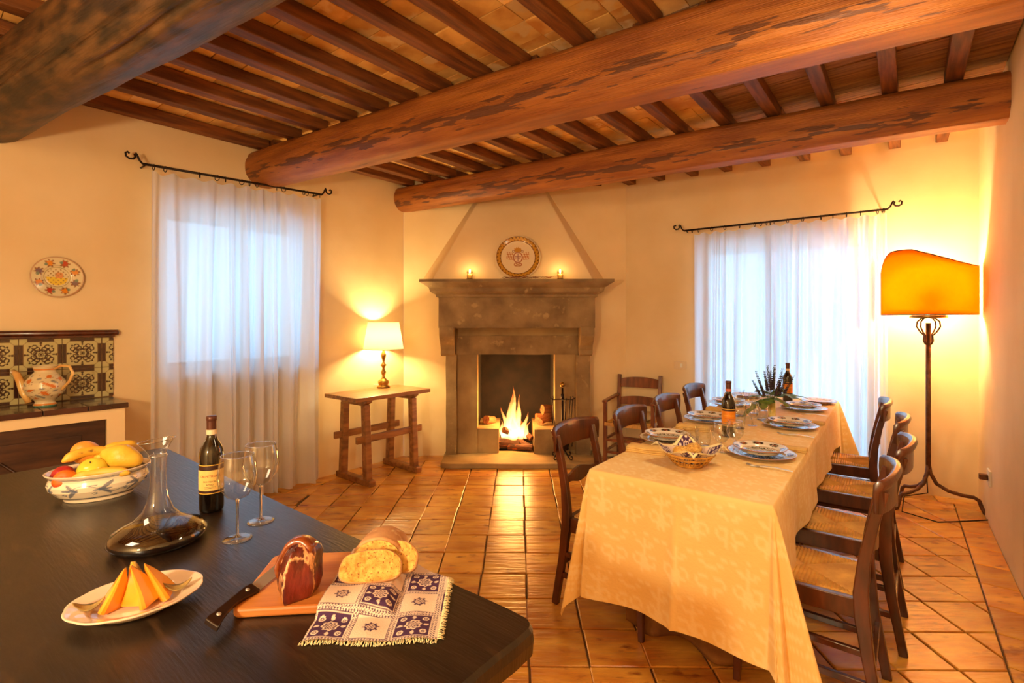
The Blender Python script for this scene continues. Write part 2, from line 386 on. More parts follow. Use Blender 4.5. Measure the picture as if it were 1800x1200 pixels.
# the three big logs (ends given in the room; converted to ceiling coordinates)
beams = [((-3.30, 3.045), (1.62, .185), .185, .175, 2.66, 2.735, m_log, .10, 'dark rough round log with long cracks'),
         ((-2.28, 4.30), (1.95, 1.745), .150, .165, 2.695, 2.765, m_beam, .45, 'orange-brown half-squared log with bark flakes along its lower edge'),
         ((-1.28, 5.42), (3.06, 2.925), .130, .135, 2.735, 2.80, m_beam, .45, 'slimmer log with squared end by the right wall')]
bl = []
MCi = MC.inverted()
for (p0, p1, r0, r1, z0, z1, mt, sq, lab) in beams:
    P0, P1 = Vector((p0[0], p0[1], z0)), Vector((p1[0], p1[1], z1)); D = P1-P0; big = sq < .2; n = 70; k = 110 if big else 56; rings = []
    side = D.cross(Vector((0, 0, 1))).normalized(); up = side.cross(D).normalized()
    seed = rnd.uniform(0, 50)
    cracks = [(rnd.uniform(-1.2, 1.2), rnd.uniform(0, .8), rnd.uniform(.15, .4), rnd.uniform(.012, .03)) for _ in range(16)] if big else [(rnd.uniform(-.5, .9), rnd.uniform(0, .8), rnd.uniform(.1, .3), .008) for _ in range(5)]
    planes = [(0, .90), (180, .92), (90, 1.0), (-90, .97), (-40, .99), (-140, 1.0), (45, 1.17), (135, 1.17)]
    for i in range(n+1):
        t = i/n; r = r0+(r1-r0)*t; wob = .010 if sq > .2 else .018
        c = P0+D*t+side*noise.noise((t*3, seed, 0))*wob+up*noise.noise((t*3, seed, 9))*wob*.5
        ring = []
        for j in range(k):
            a = 2*PI*j/k; ca, sa = math.cos(a), math.sin(a)
            polyr = min(d_/max(math.cos(a-math.radians(q)), .05) for q, d_ in planes)
            w_ = 0 if big else min(1, .25+t*1.6)
            rr = r*(1*(1-w_)+polyr*w_)
            rr *= 1+.045*noise.noise((ca*1.3, sa*1.3, t*9+seed))*(.6 if sq > .2 else 1.5)+.012*noise.noise((ca*5, sa*5, t*30))
            for (q0, t0, ln_, dp) in cracks:
                if t0 < t < t0+ln_:
                    qc = q0+.18*noise.noise((t*7, q0*5, 1))+(t-t0)*.35; dd = abs(math.atan2(math.sin(a-qc), math.cos(a-qc)))
                    if dd < .12: rr -= dp*1.5*max(0, 1-dd/.085)*math.sin((t-t0)/ln_*PI)**.6
            ring.append(MCi @ (c+side*ca*rr+up*sa*rr))
        rings.append(ring)
    b = MB(); b.loft(rings); o = child_ceiling('beam', b, None, label=lab)
    # give the log its own axis for grain: rotate the frame so that local x runs along it
    d2 = (rings[-1][0]-rings[0][0]); ang = math.atan2(d2.y, d2.x); ctr = Vector(rings[0][0])
    Mx = Matrix.Translation(ctr) @ Matrix.Rotation(ang, 4, 'Z'); o.data.transform(Mx.inverted()); o.location = ctr; o.rotation_euler = (0, 0, ang)
    o.data.materials.append(mt)
    bl.append((ba(p0), ba(p1)))
def beam_a(i, b):
    (b0, a0), (b1, a1) = bl[i]; return a0+(a1-a0)*(b-b0)/(b1-b0)
def far_a(b):
    q = [(-4.273, 3.451), (-2.395, 4.957), (.438, 5.477)]
    for (b0, a0), (b1, a1) in zip(q, q[1:]):
        if b <= b1 or b1 > .4: return a0+(a1-a0)*(b-b0)/(b1-b0)
JW, JH = .082, .078
bay_off = {0: [-4.22+.05, -3.86, -3.55, -3.22, -2.9, -2.58, -2.26, -1.94, -1.62, -1.30, -.98, -.66, -.34, -.02, .30],
           1: [-4.22, -3.80, -3.48, -3.17, -2.86, -2.60, -2.30, -2.0, -1.72, -1.34, -.99, -.68, -.36, -.04, .28],
           2: [-4.16, -3.92, -3.60, -3.28, -2.96, -2.64, -2.33, -2.02, -1.70, -1.39, -1.075, -.755, -.435, -.10, .22],
           3: [-3.92, -3.60, -3.28, -2.96, -2.64, -2.33, -2.02, -1.70, -1.39, -1.075, -.755, -.435, -.10, .22]}
def bay_range(i, b):
    if i == 0: return (-1.58, beam_a(0, b))
    if i == 1: return (beam_a(0, b), beam_a(1, b))
    if i == 2: return (beam_a(1, b), min(beam_a(2, b), far_a(b)-.0))
    return (min(beam_a(2, b), far_a(b)-.05), far_a(b)+.03)
ncell = 0
for i in range(4):
    offs = bay_off[i]
    for b in offs:
        a0, a1 = bay_range(i, b)
        if i == 1 or i == 2: a1 += 0
        if a1-a0 < .06: continue
        w = JW*rnd.uniform(.9, 1.08); m = MB(); ln = a1-a0
        m.box(-w/2, w/2, 0, ln, 0, JH)
        child_ceiling('joist', m, m_joist, (b, a0, 0), (0, 0, rnd.gauss(0, .004)), bevel=.005)
stuff = MB(); pm = None
for i in (1, 2, 0):
    offs = sorted(bay_off[i])
    for b0, b1 in zip(offs, offs[1:]):
        if i == 2 and b0 > -1.2: continue
        bm = (b0+b1)/2; a0, a1 = bay_range(i, bm); a0 -= .06; a1 += .02; n = max(1, int((a1-a0)/.158)); ln = (a1-a0)/n
        halves = 2 if b1-b0 > .25 else 1
        for j in range(n):
            for hv in range(halves):
                wB = (b1-b0+.03)/halves; cb = b0-.015+wB*(hv+.5); dz = JH+rnd.uniform(0, .006)
                if i == 0 or ncell >= 290 or (i == 2 and bm < -2.2):
                    stuff.box(cb-wB/2+.002, cb+wB/2-.002, a0+j*ln+.002, a0+(j+1)*ln-.002, dz, dz+.015); continue
                ncell += 1
                m = MB(); m.box(-wB/2+.002, wB/2-.002, -ln/2+.002, ln/2-.002, 0, .015)
                child_ceiling('clay_tile', m, m_pianella, (cb, a0+(j+.5)*ln, dz), (rnd.gauss(0, .012), rnd.gauss(0, .006), 0), bevel=.002)
so = child_ceiling('clay_tile', stuff, m_pianella); so['kind'] = 'stuff'
# planks over the right part of the bay next to the far log, and over the far strip
for j in range(17):
    a0 = 2.30+j*.145; L0 = -1.10
    lo = max(L0, -1.10); hi = .46
    m = MB(); x0, x1 = lo, hi
    if a0 < 2.2: continue
    m.box(x0, x1, .003, .142, JH+rnd.uniform(0, .008), JH+.022)
    child_ceiling('plank', m, m_plank, (0, a0+j*.0, 0), (0, rnd.gauss(0, .0015), -.01), bevel=.002)
# ---------------------------------------------------------------- fireplace (local frame: origin at the wall foot, -y towards the room)
def rough(mb, amp=.006, f=6, seed=0):
    out = []
    for p in mb.v:
        q = Vector(p)*f+Vector((seed, seed*2, 0)); n = noise.noise_vector(q)
        out.append((p[0]+n.x*amp, p[1]+n.y*amp, p[2]+n.z*amp))
    mb.v = out; return mb
def block(x0, x1, y0, y1, z0, z1, n=(6, 2, 4), amp=.006, seed=0):
    """a stone block with subdivided faces and slightly worn edges"""
    bm = MB(); nx, ny, nz = n
    def face(o, u, v, nu, nv):
        o, u, v = Vector(o), Vector(u), Vector(v)
        bm.grid(nu+1, nv+1, lambda a, b: tuple(o+u*a+v*b), False)
    X, Y, Z = x1-x0, y1-y0, z1-z0
    face((x0,y0,z0), (X,0,0), (0,0,Z), nx, nz); face((x1,y1,z0), (-X,0,0), (0,0,Z), nx, nz)
    face((x1,y0,z0), (0,Y,0), (0,0,Z), ny, nz); face((x0,y1,z0), (0,-Y,0), (0,0,Z), ny, nz)
    face((x0,y0,z1), (X,0,0), (0,Y,0), nx, ny); face((x0,y1,z0), (X,0,0), (0,-Y,0), nx, ny)
    return rough(bm, amp, 5, seed)
FX = 0.0
fp = thing('fireplace', 'tall grey stone fireplace with burning logs and moulded mantel between the two windows', 'fireplace', (0, 5.365, 0))
P = lambda nm, mb, mt=m_stone, **k: obj(nm, mb, mt, fp, **k)
hs = MB()
hp = [(-.72, 0), (-.71, -.46), (-.62, -.50), (-.3, -.49), (.1, -.505), (.5, -.49), (.82, -.50), (.90, -.43), (.90, 0)]
hs.prism(hp, 0, .052); P('hearth_slab', rough(hs, .004, 8), m_stone2, bevel=.008)
P('pilaster', block(-.695, -.585, -.165, 0, .05, 1.10, (2,2,10), .005, 3), bevel=.004)
P('pilaster', block(.675, .825, -.165, 0, .05, 1.10, (2,2,10), .005, 8), bevel=.004)
P('jamb', block(-.585, -.368, -.105, .06, .05, 1.10, (3,2,8), .002, 4), m_stone2, bevel=.003)
P('jamb', block(.457, .675, -.105, .06, .05, 1.10, (3,2,8), .002, 5), m_stone2, bevel=.003)
P('inner_lintel', block(-.60, .70, -.115, .05, 1.10, 1.30, (12,2,3), .005, 6), bevel=.004)
P('lintel_moulding', block(-.60, .70, -.09, .05, 1.30, 1.385, (12,2,2), .003, 7), m_stone2)
for x0, x1 in ((-.745, -.60), (.70, .842)):
    c = MB(); prof = [(-.0, 1.09), (-.175, 1.09), (-.20, 1.11), (-.195, 1.15), (-.215, 1.20), (-.27, 1.25), (-.315, 1.30), (-.325, 1.36), (-.318, 1.405), (0, 1.405)]
    c.loft([[(x, y, z) for y, z in prof] for x in (x0, x0+.02, (x0+x1)/2, x1-.02, x1)], smooth=False)
    P('corbel', rough(c, .003, 9, x0), bevel=.007)
P('lintel', block(-.752, .848, -.305, 0, 1.385, 1.705, (14,2,5), .005, 9), bevel=.006)
sh = MB(); steps = [(0, 1.70), (.02, 1.70), (.025, 1.725), (.05, 1.735), (.075, 1.755), (.085, 1.79), (.12, 1.815), (.15, 1.835), (.165, 1.845), (.165, 1.872), (.0, 1.876)]
rings = []
for d, z in steps:
    rings.append([(-.752-d, .0, z), (-.752-d, -.31-d, z), (-.3, -.31-d-.002, z), (.15, -.31-d+.002, z), (.5, -.31-d-.002, z), (.848+d, -.31-d, z), (.848+d, .0, z)])
sh.loft(rings, smooth=False); P('mantel_shelf', rough(sh, .005, 7, 2), bevel=.004)
P('side_block', block(-.368, -.14, -.10, .50, .05, .31, (3,4,3), .005, 10), m_stone2, bevel=.008)
P('side_block', block(.235, .60, -.135, .50, .05, .31, (3,4,3), .005, 11), m_stone2, bevel=.008)
fbx = MB(); fbx.box(-.44, -.366, .05, .70, .0, 1.5); fbx.box(.456, .53, .05, .70, 0, 1.5); fbx.box(-.44, .53, .56, .70, 0, 1.5); fbx.box(-.44, .53, .0, .60, -.02, .05); fbx.box(-.44, .53, .05, .60, 1.45, 1.5)
fbx.box(-.37,.46,.40,.60,.05,.09)
P('firebox', fbx, m_soot)
hd = MB()
hd.add([(-.82, -.315, 1.872), (.83, -.315, 1.872), (1.03, .02, 1.872), (-1.0, .02, 1.872), (-.25, -.09, 2.92), (.30, -.09, 2.92), (.36, .02, 2.92), (-.31, .02, 2.92)],
       [(0,1,5,4), (1,2,6,5), (3,0,4,7), (2,3,7,6), (4,5,6,7), (0,3,2,1)])
P('chimney_hood', hd, m_plaster, bevel=.01)

# logs, firewood, flame
m_bark = mat('burning_log_bark', L(120,70,36), L(40,24,16), rough=.8, scale=6, stretch=(1,8,8), bump=.004, bscale=14, rand=.3, c3=L(225,110,30), c3scale=12, c3ramp=(.62,.7))  # orange patches are ember glow painted as plain colour
m_fw = mat('split_firewood', L(176,110,58), L(120,66,32), rough=.75, scale=6, stretch=(1,8,8), bump=.003, bscale=14, rand=.2)
def log_mb(ln, r, seed, n=9, split=False):
    m = MB(); rings = []
    for i in range(7):
        t = i/6; ring = []
        for j in range(n):
            a = 2*PI*j/n; rr = r*(1+.16*noise.noise((math.cos(a)*1.5+seed, math.sin(a)*1.5, t*2)))
            if split and math.sin(a) < 0: rr *= .55
            ring.append(((t-.5)*ln, math.cos(a)*rr, math.sin(a)*rr))
        rings.append(ring)
    m.loft(rings, True, False); return m
fire_logs = [((-.055, 5.43, .115), .26, .05, (0, .12, .15), 'short fat log burning at the left of the fire pit'),
             ((.10, 5.46, .11), .30, .042, (0, .25, -.75), 'charred log lying low at the right of the fire pit'),
             ((.04, 5.49, .20), .34, .036, (.2, .42, .55), 'thin glowing log crossing over the pile'),
             ((.09, 5.36, .092), .28, .033, (0, -.05, -.35), 'cracked log at the front edge of the fire'),
             ((-.02, 5.56, .24), .32, .038, (0, -.5, -.3), 'log leaning at the back behind the flames'),
             ((.13, 5.52, .22), .26, .034, (.1, -.45, 2.4), 'log tilted to the right block under the flames')]
for i, (p, ln, r, ro_, lab) in enumerate(fire_logs):
    tag(obj('burning_log', log_mb(ln, r, i*3.1), m_bark, None, p, ro_), lab, 'log', 'logs in the fire')
fw = [((.36, 5.50, .365), .22, .055, (.3, -.15, .9), True, 'split log resting on the right stone block in the hearth'),
      ((.42, 5.60, .45), .20, .06, (1.2, .1, .5), True, 'split log on top of the small stack at the right of the hearth'),
      ((.38, 5.64, .36), .22, .05, (0, 0, .2), False, 'round log behind the split one on the right block'),
      ((-.25, 5.52, .355), .16, .045, (0, .2, 1.1), False, 'small stub of wood on the left stone block in the hearth')]
for i, (p, ln, r, ro_, sp, lab) in enumerate(fw):
    tag(obj('firewood', log_mb(ln, r, 20+i*2.3, 10, sp), m_fw, None, p, ro_), lab, 'firewood', 'firewood on the hearth blocks')
def flame_mat():
    def b(N, K):
        tc = N.new('ShaderNodeTexCoord'); sx = N.new('ShaderNodeSeparateXYZ'); K.new(tc.outputs['Generated'], sx.inputs[0])
        r = N.new('ShaderNodeValToRGB'); e = r.color_ramp.elements; e[0].position = 0; e[0].color = (1, .45, .08, 1); e[1].position = 1; e[1].color = (1, .13, .01, 1)
        a = e.new(.18); a.color = (1, .78, .36, 1); a = e.new(.50); a.color = (1, .55, .13, 1); K.new(sx.outputs[2], r.inputs[0])
        em = N.new('ShaderNodeEmission'); em.inputs[1].default_value = 4.2; K.new(r.outputs[0], em.inputs[0])
        t = N.new('ShaderNodeBsdfTransparent'); lw = N.new('ShaderNodeLayerWeight'); lw.inputs[0].default_value = .35
        no = N.new('ShaderNodeTexNoise'); no.inputs['Scale'].default_value = 14; K.new(tc.outputs['Object'], no.inputs[0])
        ma = N.new('ShaderNodeMath'); ma.operation = 'MULTIPLY'; ma.inputs[1].default_value = .55; K.new(no.outputs['Fac'], ma.inputs[0])
        m2 = N.new('ShaderNodeMath'); m2.operation = 'MULTIPLY_ADD'; m2.inputs[1].default_value = .55; K.new(sx.outputs[2], m2.inputs[0]); K.new(ma.outputs[0], m2.inputs[2])
        m3 = N.new('ShaderNodeMath'); m3.operation = 'ADD'; m3.use_clamp = True; K.new(m2.outputs[0], m3.inputs[0]); K.new(lw.outputs['Facing'], m3.inputs[1])
        mx = N.new('ShaderNodeMixShader'); K.new(m3.outputs[0], mx.inputs[0]); K.new(em.outputs[0], mx.inputs[1]); K.new(t.outputs[0], mx.inputs[2]); return mx.outputs[0]
    return mat_nodes('flame', b)
m_flame = flame_mat()
fl_ = thing('flame', 'tall yellow-white flames rising from the logs in the fireplace', 'fire', (.02, 5.44, .16))
def tongue(x, y, h, r, lean, seed):
    rings = []
    for i in range(14):
        t = i/13; rr = max(r*(math.sin(PI*min(1, (t+.12)**.8*.92)))**.8*(1-t*.35), .0012)
        cx = x+lean*t*t+.018*math.sin(t*7+seed)*t; cy = y+.01*math.sin(t*5+seed*2)*t
        rings.append([(cx+math.cos(2*PI*j/12)*rr*(1+.25*noise.noise((j*.7, t*4, seed))), cy+math.sin(2*PI*j/12)*rr*.7, h*t) for j in range(12)])
    m = MB(); m.loft(rings, False); return m
for x, y, h, r, ln, sd in ((-.02, 0, .50, .075, -.01, 1), (.02, .03, .40, .070, .03, 2.2), (.08, 0, .30, .042, .09, 3.1), (-.08, .02, .34, .045, -.05, 4.7), (.0, -.03, .26, .065, -.01, 5.9), (.13, .03, .19, .036, .04, 6.6), (-.12, .03, .20, .034, -.03, 8), (-.01, .05, .58, .04, .01, 9.3), (.04, .06, .48, .035, .04, 11)):
    obj('flame_tongue', tongue(x, y, h, r, ln, sd), m_flame, fl_)
lamp('fire_light', 'POINT', (.02, 5.42, .45), 55, (1.0, .45, .12), .17)

# mantel: plate and two candle glasses
def plate_prof(R, depth, rim=.35, foot=.45):
    r1 = R*(1-rim)
    return [(.001, depth*.18), (r1*.75, depth*.18), (r1*.95, depth*.35), (r1*1.03, depth*.62), (R*.93, depth*.9), (R*.985, depth), (R, depth*.99), (R*.99, depth*.9), (r1*1.05, depth*.5), (r1*.98, depth*.18), (R*foot+.01, depth*.05), (R*foot, 0), (.001, 0)]
def dense(prof, step=.004):
    out = [prof[0]]
    for (a, b), (c, d) in zip(prof, prof[1:]):
        n = max(1, int(math.hypot(c-a, d-b)/step))
        for i in range(1, n+1): out.append((a+(c-a)*i/n, b+(d-b)*i/n))
    return out
def plate_mesh(name, R, depth, rim, fn, n=96, sx=1, sy=1, step=.004):
    m = MB(); m.lathe(dense(plate_prof(R, depth, rim), step), n, sx=sx, sy=sy); me = m.mesh(name); paint(me, fn); me.materials.append(m_ceramic); return me
def crest_fn(x, y, z):
    c = base(len(x), (238,214,170)); r = np.hypot(x, y); th = np.arctan2(y, x); R = .228
    band = (r > R*.77) & (r < R*.95); put(c, band, (206,150,50)); put(c, (abs(r-R*.77) < .003) | (abs(r-R*.95) < .003), (140,90,40))
    put(c, band & (np.sin(th*34+np.sin(r*160)*2) > .55) & (np.cos(r*210) > -.2), (120,78,30))
    sh_ = (np.hypot(x/.034, (y+.0)/.044) < 1); put(c, np.hypot(x/.050, y/.060) < 1, (176,96,60)); put(c, np.hypot(x/.040, y/.050) < 1, (240,214,180))
    put(c, sh_ & ((abs(x) < .0035) | (abs(y-.008) < .0035)), (150,90,80)); put(c, sh_ & (abs(y+.014) < .005) & (np.sin(x*400) > 0), (150,90,80))
    wing = (abs(x) > .052) & (abs(x) < .115) & (abs(y-.012-.12*(abs(x)-.05)) < .042-.1*abs(abs(x)-.08)); put(c, wing & (np.sin(x*260+y*90) + np.sin(y*240) > -.1), (205,132,84))
    crown = (abs(x) < .036) & (y > .060) & (y < .108-.35*abs(x)+.006*np.sin(x*320)); put(c, crown, (206,146,60))
    scr = (np.abs(np.hypot(abs(x)-.022, y+.076)-.014) < .005) & (y < -.055); put(c, scr, (180,110,70)); put(c, (abs(np.hypot(abs(x)-.045, y-.065)-.011) < .003), (150,100,90))
    put(c, (abs(x) < .018) & (y < -.068) & (y > -.10), (196,140,90), .7)
    return c
pl = obj('plate', plate_mesh('plate', .228, .03, .22, crest_fn, 180, step=.0026), None, None, (.06, 5.062, 2.104), (PI/2-.20, 0, 0))
tag(pl, 'large round plate painted with a coat of arms standing on the mantel', 'plate')
m_cglass = thin_glass('amber_candle_glass', (1, .88, .6, 1))
m_wax = mat('candle_wax', L(250,226,160), None, rough=.5)
m_cflame = emit('candle_flame', (1, .72, .3, 1), 14)
for x, lab in ((-.425, 'small lit candle in a wire-framed glass at the left end of the mantel shelf'), (.485, 'small lit candle in a wire-framed glass at the right end of the mantel shelf')):
    t = thing('candle_holder', lab, 'candle', (x, 4.99, 1.878), 0, 'candles on the mantel')
    g = MB(); g.lathe([(.001, .006), (.026, .006), (.028, .05), (.031, .088)], 18); obj('glass_cup', g, m_cglass, t)
    w = MB(); w.lathe([(.001, .008), (.024, .008), (.024, .05), (.001, .05)], 14); obj('candle', w, m_wax, t)
    f = MB(); f.ball((0, 0, .078), .010, 10, sz=2.2); obj('candle_flame', f, m_cflame, t)
    fr = MB()
    for k in range(4):
        a = PI/4+k*PI/2; fr.tube([(math.cos(a)*.031, math.sin(a)*.031, 0), (math.cos(a)*.031, math.sin(a)*.031, .07)], .0022, 5)
    for z in (.003, .035, .068): fr.tube([(math.cos(k*PI/8)*.031, math.sin(k*PI/8)*.031, z) for k in range(17)], .0022, 5)
    obj('wire_frame', fr, m_brass, t)
    lamp('candle_light', 'POINT', (x, 4.97, 1.975), 1.1, (1, .6, .25), .012)
sp = MB()
for k in range(26):
    x0 = rnd.uniform(-.16, .30); y0 = rnd.uniform(-.02, .03); a = rnd.uniform(-.5, .5)
    sp.tube([(x0, y0, .004), (x0+.04*math.cos(a), y0+.02*math.sin(a), .012+rnd.random()*.012), (x0+.09*math.cos(a), y0+.04*math.sin(a), .006+rnd.random()*.02)], .0016, 4)
s_ = tag(obj('dried_sprigs', sp, m_fw, None, (.04, 4.96, 1.878)), 'dried straw-coloured sprigs lying at the foot of the plate on the mantel', 'dried plant'); s_['kind'] = 'stuff'

# fire irons
t = thing('fire_iron_stand', 'black wrought iron stand with hanging fire tools on the right of the hearth', 'fire tools', (.515, 5.05, .052))
m = MB(); m.tube([(0,0,.04), (0,0,.72)], .011, 8); m.tube([(0,0,.60),(0,0,.66)], .017, 8); obj('post', m, m_iron, t)
m = MB(); m.ball((0,0,.755), .028, 12); obj('ball_finial', m, m_brass, t)
for k in range(4):
    a = k*PI/2+PI/4; c_, s2 = math.cos(a), math.sin(a); m = MB()
    pts = [(0, .10), (.03, .085), (.07, .035), (.10, .008), (.125, .012), (.133, .03), (.122, .045), (.108, .038)]
    m.tube([(r*c_, r*s2, z+.002) for r, z in pts], .006, 6); obj('leg', m, m_iron, t)
m = MB(); m.tube([(-.13, 0, .62), (-.10, 0, .60), (-.05, 0, .605), (.05, 0, .605), (.10, 0, .60), (.13, 0, .62)], .005, 6); m.tube([(0, -.10, .62), (0, -.05, .605), (0, .05, .605), (0, .10, .62)], .005, 6); obj('crossbar', m, m_iron, t)
def tool(nm, x, y, zb, bits, lab=None):
    m = MB(); m.tube([(x*.6, y, zb), (x, y, .60), (x+.008, y, .625), (x, y, .635)], .005, 6); bits(m); obj(nm, m, m_iron, t)
tool('shovel', -.105, -.012, .18, lambda m: m.add([(-.09,-.02,.20),(-.03,-.02,.20),(-.025,-.03,.10),(-.095,-.03,.10),(-.09,-.012,.20),(-.03,-.012,.20),(-.025,-.022,.10),(-.095,-.022,.10)], [(0,1,2,3),(7,6,5,4),(0,4,5,1),(1,5,6,2),(2,6,7,3),(3,7,4,0)]))
tool('poker', .075, -.015, .12, lambda m: m.tube([(.045,-.015,.12), (.045,-.015,.10), (.065,-.015,.105)], .005, 6))
tool('tongs', .105, .012, .12, lambda m: m.tube([(.13,.012,.63), (.128,.012,.4), (.098,.012,.12)], .005, 6))
tool('brush', .02, -.10, .26, lambda m: m.lathe([(.012,.26), (.035,.22), (.04,.12), (.0,.12)], 10, Matrix.Translation((.012, -.10, 0))))

# ---------------------------------------------------------------- trestle side table with lamp, left of the fireplace
t = thing('side_table', 'small rustic wooden trestle table carrying the brass lamp beside the curtain', 'table', (-1.262, 4.71, 0), angA)
tp = MB(); tp.box(-.42, .42, -.25, .25, .755, .79); obj('tabletop', rough(tp, .003, 5), m_oak, t, bevel=.004)
for x in (-.265, .265):
    f = MB(); f.box(x-.035, x+.035, -.265, .265, 0, .055); ft = obj('foot', f, m_oak, t, bevel=.01)
    c = MB(); c.prism([(-.22, .755), (.22, .755), (.22, .735), (.15, .70), (-.15, .70), (-.22, .735)], x-.03, x+.03, Matrix(((0,0,1,0),(1,0,0,0),(0,1,0,0),(0,0,0,1)))); obj('cleat', c, m_oak, t, bevel=.004)
    for y in (-.16, .16):
        l = MB(); dy = .0 ; s = 1 if y > 0 else -1
        l.add([(x-.03,y-.032+.03*s,.05),(x+.03,y-.032+.03*s,.05),(x+.03,y+.032+.03*s,.05),(x-.03,y+.032+.03*s,.05),(x-.03,y-.03,.71),(x+.03,y-.03,.71),(x+.03,y+.03,.71),(x-.03,y+.03,.71)],
              [(0,3,2,1),(4,5,6,7),(0,1,5,4),(1,2,6,5),(2,3,7,6),(3,0,4,7)]); obj('leg', l, m_oak, t, bevel=.005)
for y in (-.172, .172):
    s = MB(); s.box(-.37, .37, y-.014, y+.014, .375, .44); obj('stretcher', s, m_oak, t, bevel=.008)
t = thing('table_lamp', 'lit brass table lamp with white shade standing on the side table', 'lamp', (-1.285, 4.95, .79))
m = MB(); m.lathe([(0,0), (.062,0), (.066,.008), (.060,.02), (.045,.026), (.05,.04), (.056,.055), (.05,.07), (.03,.085), (.018,.10), (.014,.12), (.022,.14), (.026,.155), (.018,.175), (.011,.19), (.018,.21), (.032,.225), (.018,.24), (.010,.26), (.016,.285), (.024,.31), (.026,.33), (.016,.355), (.009,.375), (.009,.42), (0,.42)], 28)
obj('base', m, m_brass, t)
m_shade = cloth_mat('lit_lamp_shade', L(255,250,235), (.98,.95,.85,1), .75, .0)
m = MB(); m.lathe([(.195, .385), (.151, .655)], 40); obj('lamp_shade', m, m_shade, t, solid=.003)
for r, z in ((.195, .385), (.151, .655)):
    m = MB(); m.tube([(math.cos(k*PI/20)*r, math.sin(k*PI/20)*r, z) for k in range(41)], .003, 5); obj('shade_trim', m, m_brass, t)
m = MB(); m.ball((0, 0, .50), .03, 12, sz=1.2); obj('bulb', m, emit('bulb_glow', (1, .80, .45, 1), 20), t)
m = MB(); m.tube([(-.02,.06,.01), (-.11,.10,.02), (-.16,.14,.0), (-.19,.15,-.12), (-.29,.07,-.32), (-.40,-.08,-.62), (-.55,-.27,-.77)], .003, 6); obj('cord', m, m_white, t)
lamp('table_lamp_light', 'POINT', (-1.285, 4.95, 1.29), 85, (1.0, .76, .34), .045)

# ---------------------------------------------------------------- curtains and rods
def curl(m, x, y, z, s):
    m.tube([Vector((x+(q[0]-x)*.62, q[1], z+(q[2]-z)*.62)) for q in [(x, y, z), (x+s*.03, y, z+.035), (x+s*.05, y, z+.085), (x+s*.062, y, z+.105), (x+s*.075, y, z+.09), (x+s*.065, y, z+.06), (x+s*.085, y, z+.035), (x+s*.12, y, z+.03), (x+s*.15, y, z+.05), (x+s*.155, y, z+.085), (x+s*.135, y, z+.10), (x+s*.12, y, z+.085)]], .007, 8)
def rod(loc, ang, x0, x1, z0, z1, y, rings, lab):
    t = thing('curtain_rod', lab, 'curtain rod', (loc[0], loc[1], 0), ang)
    m = MB(); m.tube([(x0, y, z0), (x1, y, z1)], .009, 8); obj('rod', m, m_iron, t)
    for s, x, z in ((-1, x0, z0), (1, x1, z1)):
        m = MB(); curl(m, x, y, z, s); obj('finial', m, m_iron, t)
        m = MB(); m.tube([(x-s*.02, y, z), (x-s*.02, 0, z)], .006, 6); obj('bracket', m, m_iron, t)
    for r in rings:
        z = z0+(z1-z0)*(r-x0)/(x1-x0); m = MB(); tw = rnd.uniform(-.6, .6)
        m.tube([(r+math.sin(k*PI/7)*.020*math.sin(tw), y+math.sin(k*PI/7)*.020*math.cos(tw), z-.011+math.cos(k*PI/7)*.020) for k in range(15)], .003, 5); obj('ring', m, m_iron, t)
def curtain(name, loc, ang, x0, x1, z0a, z0b, zb, y, lab, seed, folds, flare=0):
    m = MB(); nu, nv = 240, 44
    fr = [(rnd.uniform(.6, 1.7), rnd.uniform(0, 6)) for _ in range(6)]
    def f(u, v):
        x = x0+(x1-x0)*u; zt = z0a+(z0b-z0a)*u; z = zt+(zb-zt)*v
        uu = u*folds+.35*math.sin(u*9+seed)+.06*math.sin(v*3+u*20)
        amp = .012+.034*min(1, v*2.2)
        d = amp*(math.sin(uu*2*PI)+.45*math.sin(uu*2*PI*1.7+seed)+.25*math.sin(uu*2*PI*3.1+2*seed+v))
        d += .012*math.sin(v*4+u*7+seed)*v
        if v < .035: d += .006*math.sin(u*folds*9); z += .010*math.sin(u*folds*7+seed)*(1-v/.035)
        x += (u-.5)*flare*v + .010*math.sin(uu*2*PI+1)*v
        return (x, y-d*.9, z)
    m.grid(nu, nv, f)
    o = obj(name, m, m_curtain, None, (loc[0], loc[1], 0), (0, 0, ang))
    return o
hem = cloth_mat('curtain_heading', L(245,230,200), L(250,235,210), .3, 0)
rings_l = [-2.31, -2.24, -2.02, -1.90, -1.84, -1.72, -1.66, -1.60, -1.44, -1.38, -1.20, -1.17, -1.11, -1.05]
rod(PL, angA, -2.375, -1.03, 2.545, 2.60, -.12, [r+.0 for r in rings_l], 'black wrought iron curtain rod with curled ends over the left window')
c1 = curtain('curtain', PL, angA, -2.325, -1.03, 2.50, 2.555, .02, -.12, '', 1.3, 9)
tag(c1, 'sheer white floor-length curtain hanging over the window left of the fireplace', 'curtain')
rod(PM, angBack, .62, 2.27, 2.36, 2.40, -.12, [.70, .76, .88, 1.0, 1.13, 1.26, 1.31, 1.36, 1.39, 1.42, 1.53, 1.65, 1.79, 1.88, 1.98, 2.08, 2.20, 2.24], 'black wrought iron curtain rod with curled ends behind the dining table')
c2 = curtain('curtain', PM, angBack, .72, 1.40, 2.315, 2.335, .02, -.11, '', 2.9, 5.5)
tag(c2, 'left panel of the pair of sheer white curtains behind the dining table', 'curtain', 'sheer curtain pair behind the dining table')
c3_ = curtain('curtain', PM, angBack, 1.35, 2.26, 2.335, 2.36, .02, -.13, '', 4.4, 7, 0)
tag(c3_, 'right panel of the pair of sheer white curtains beside the floor lamp', 'curtain', 'sheer curtain pair behind the dining table')

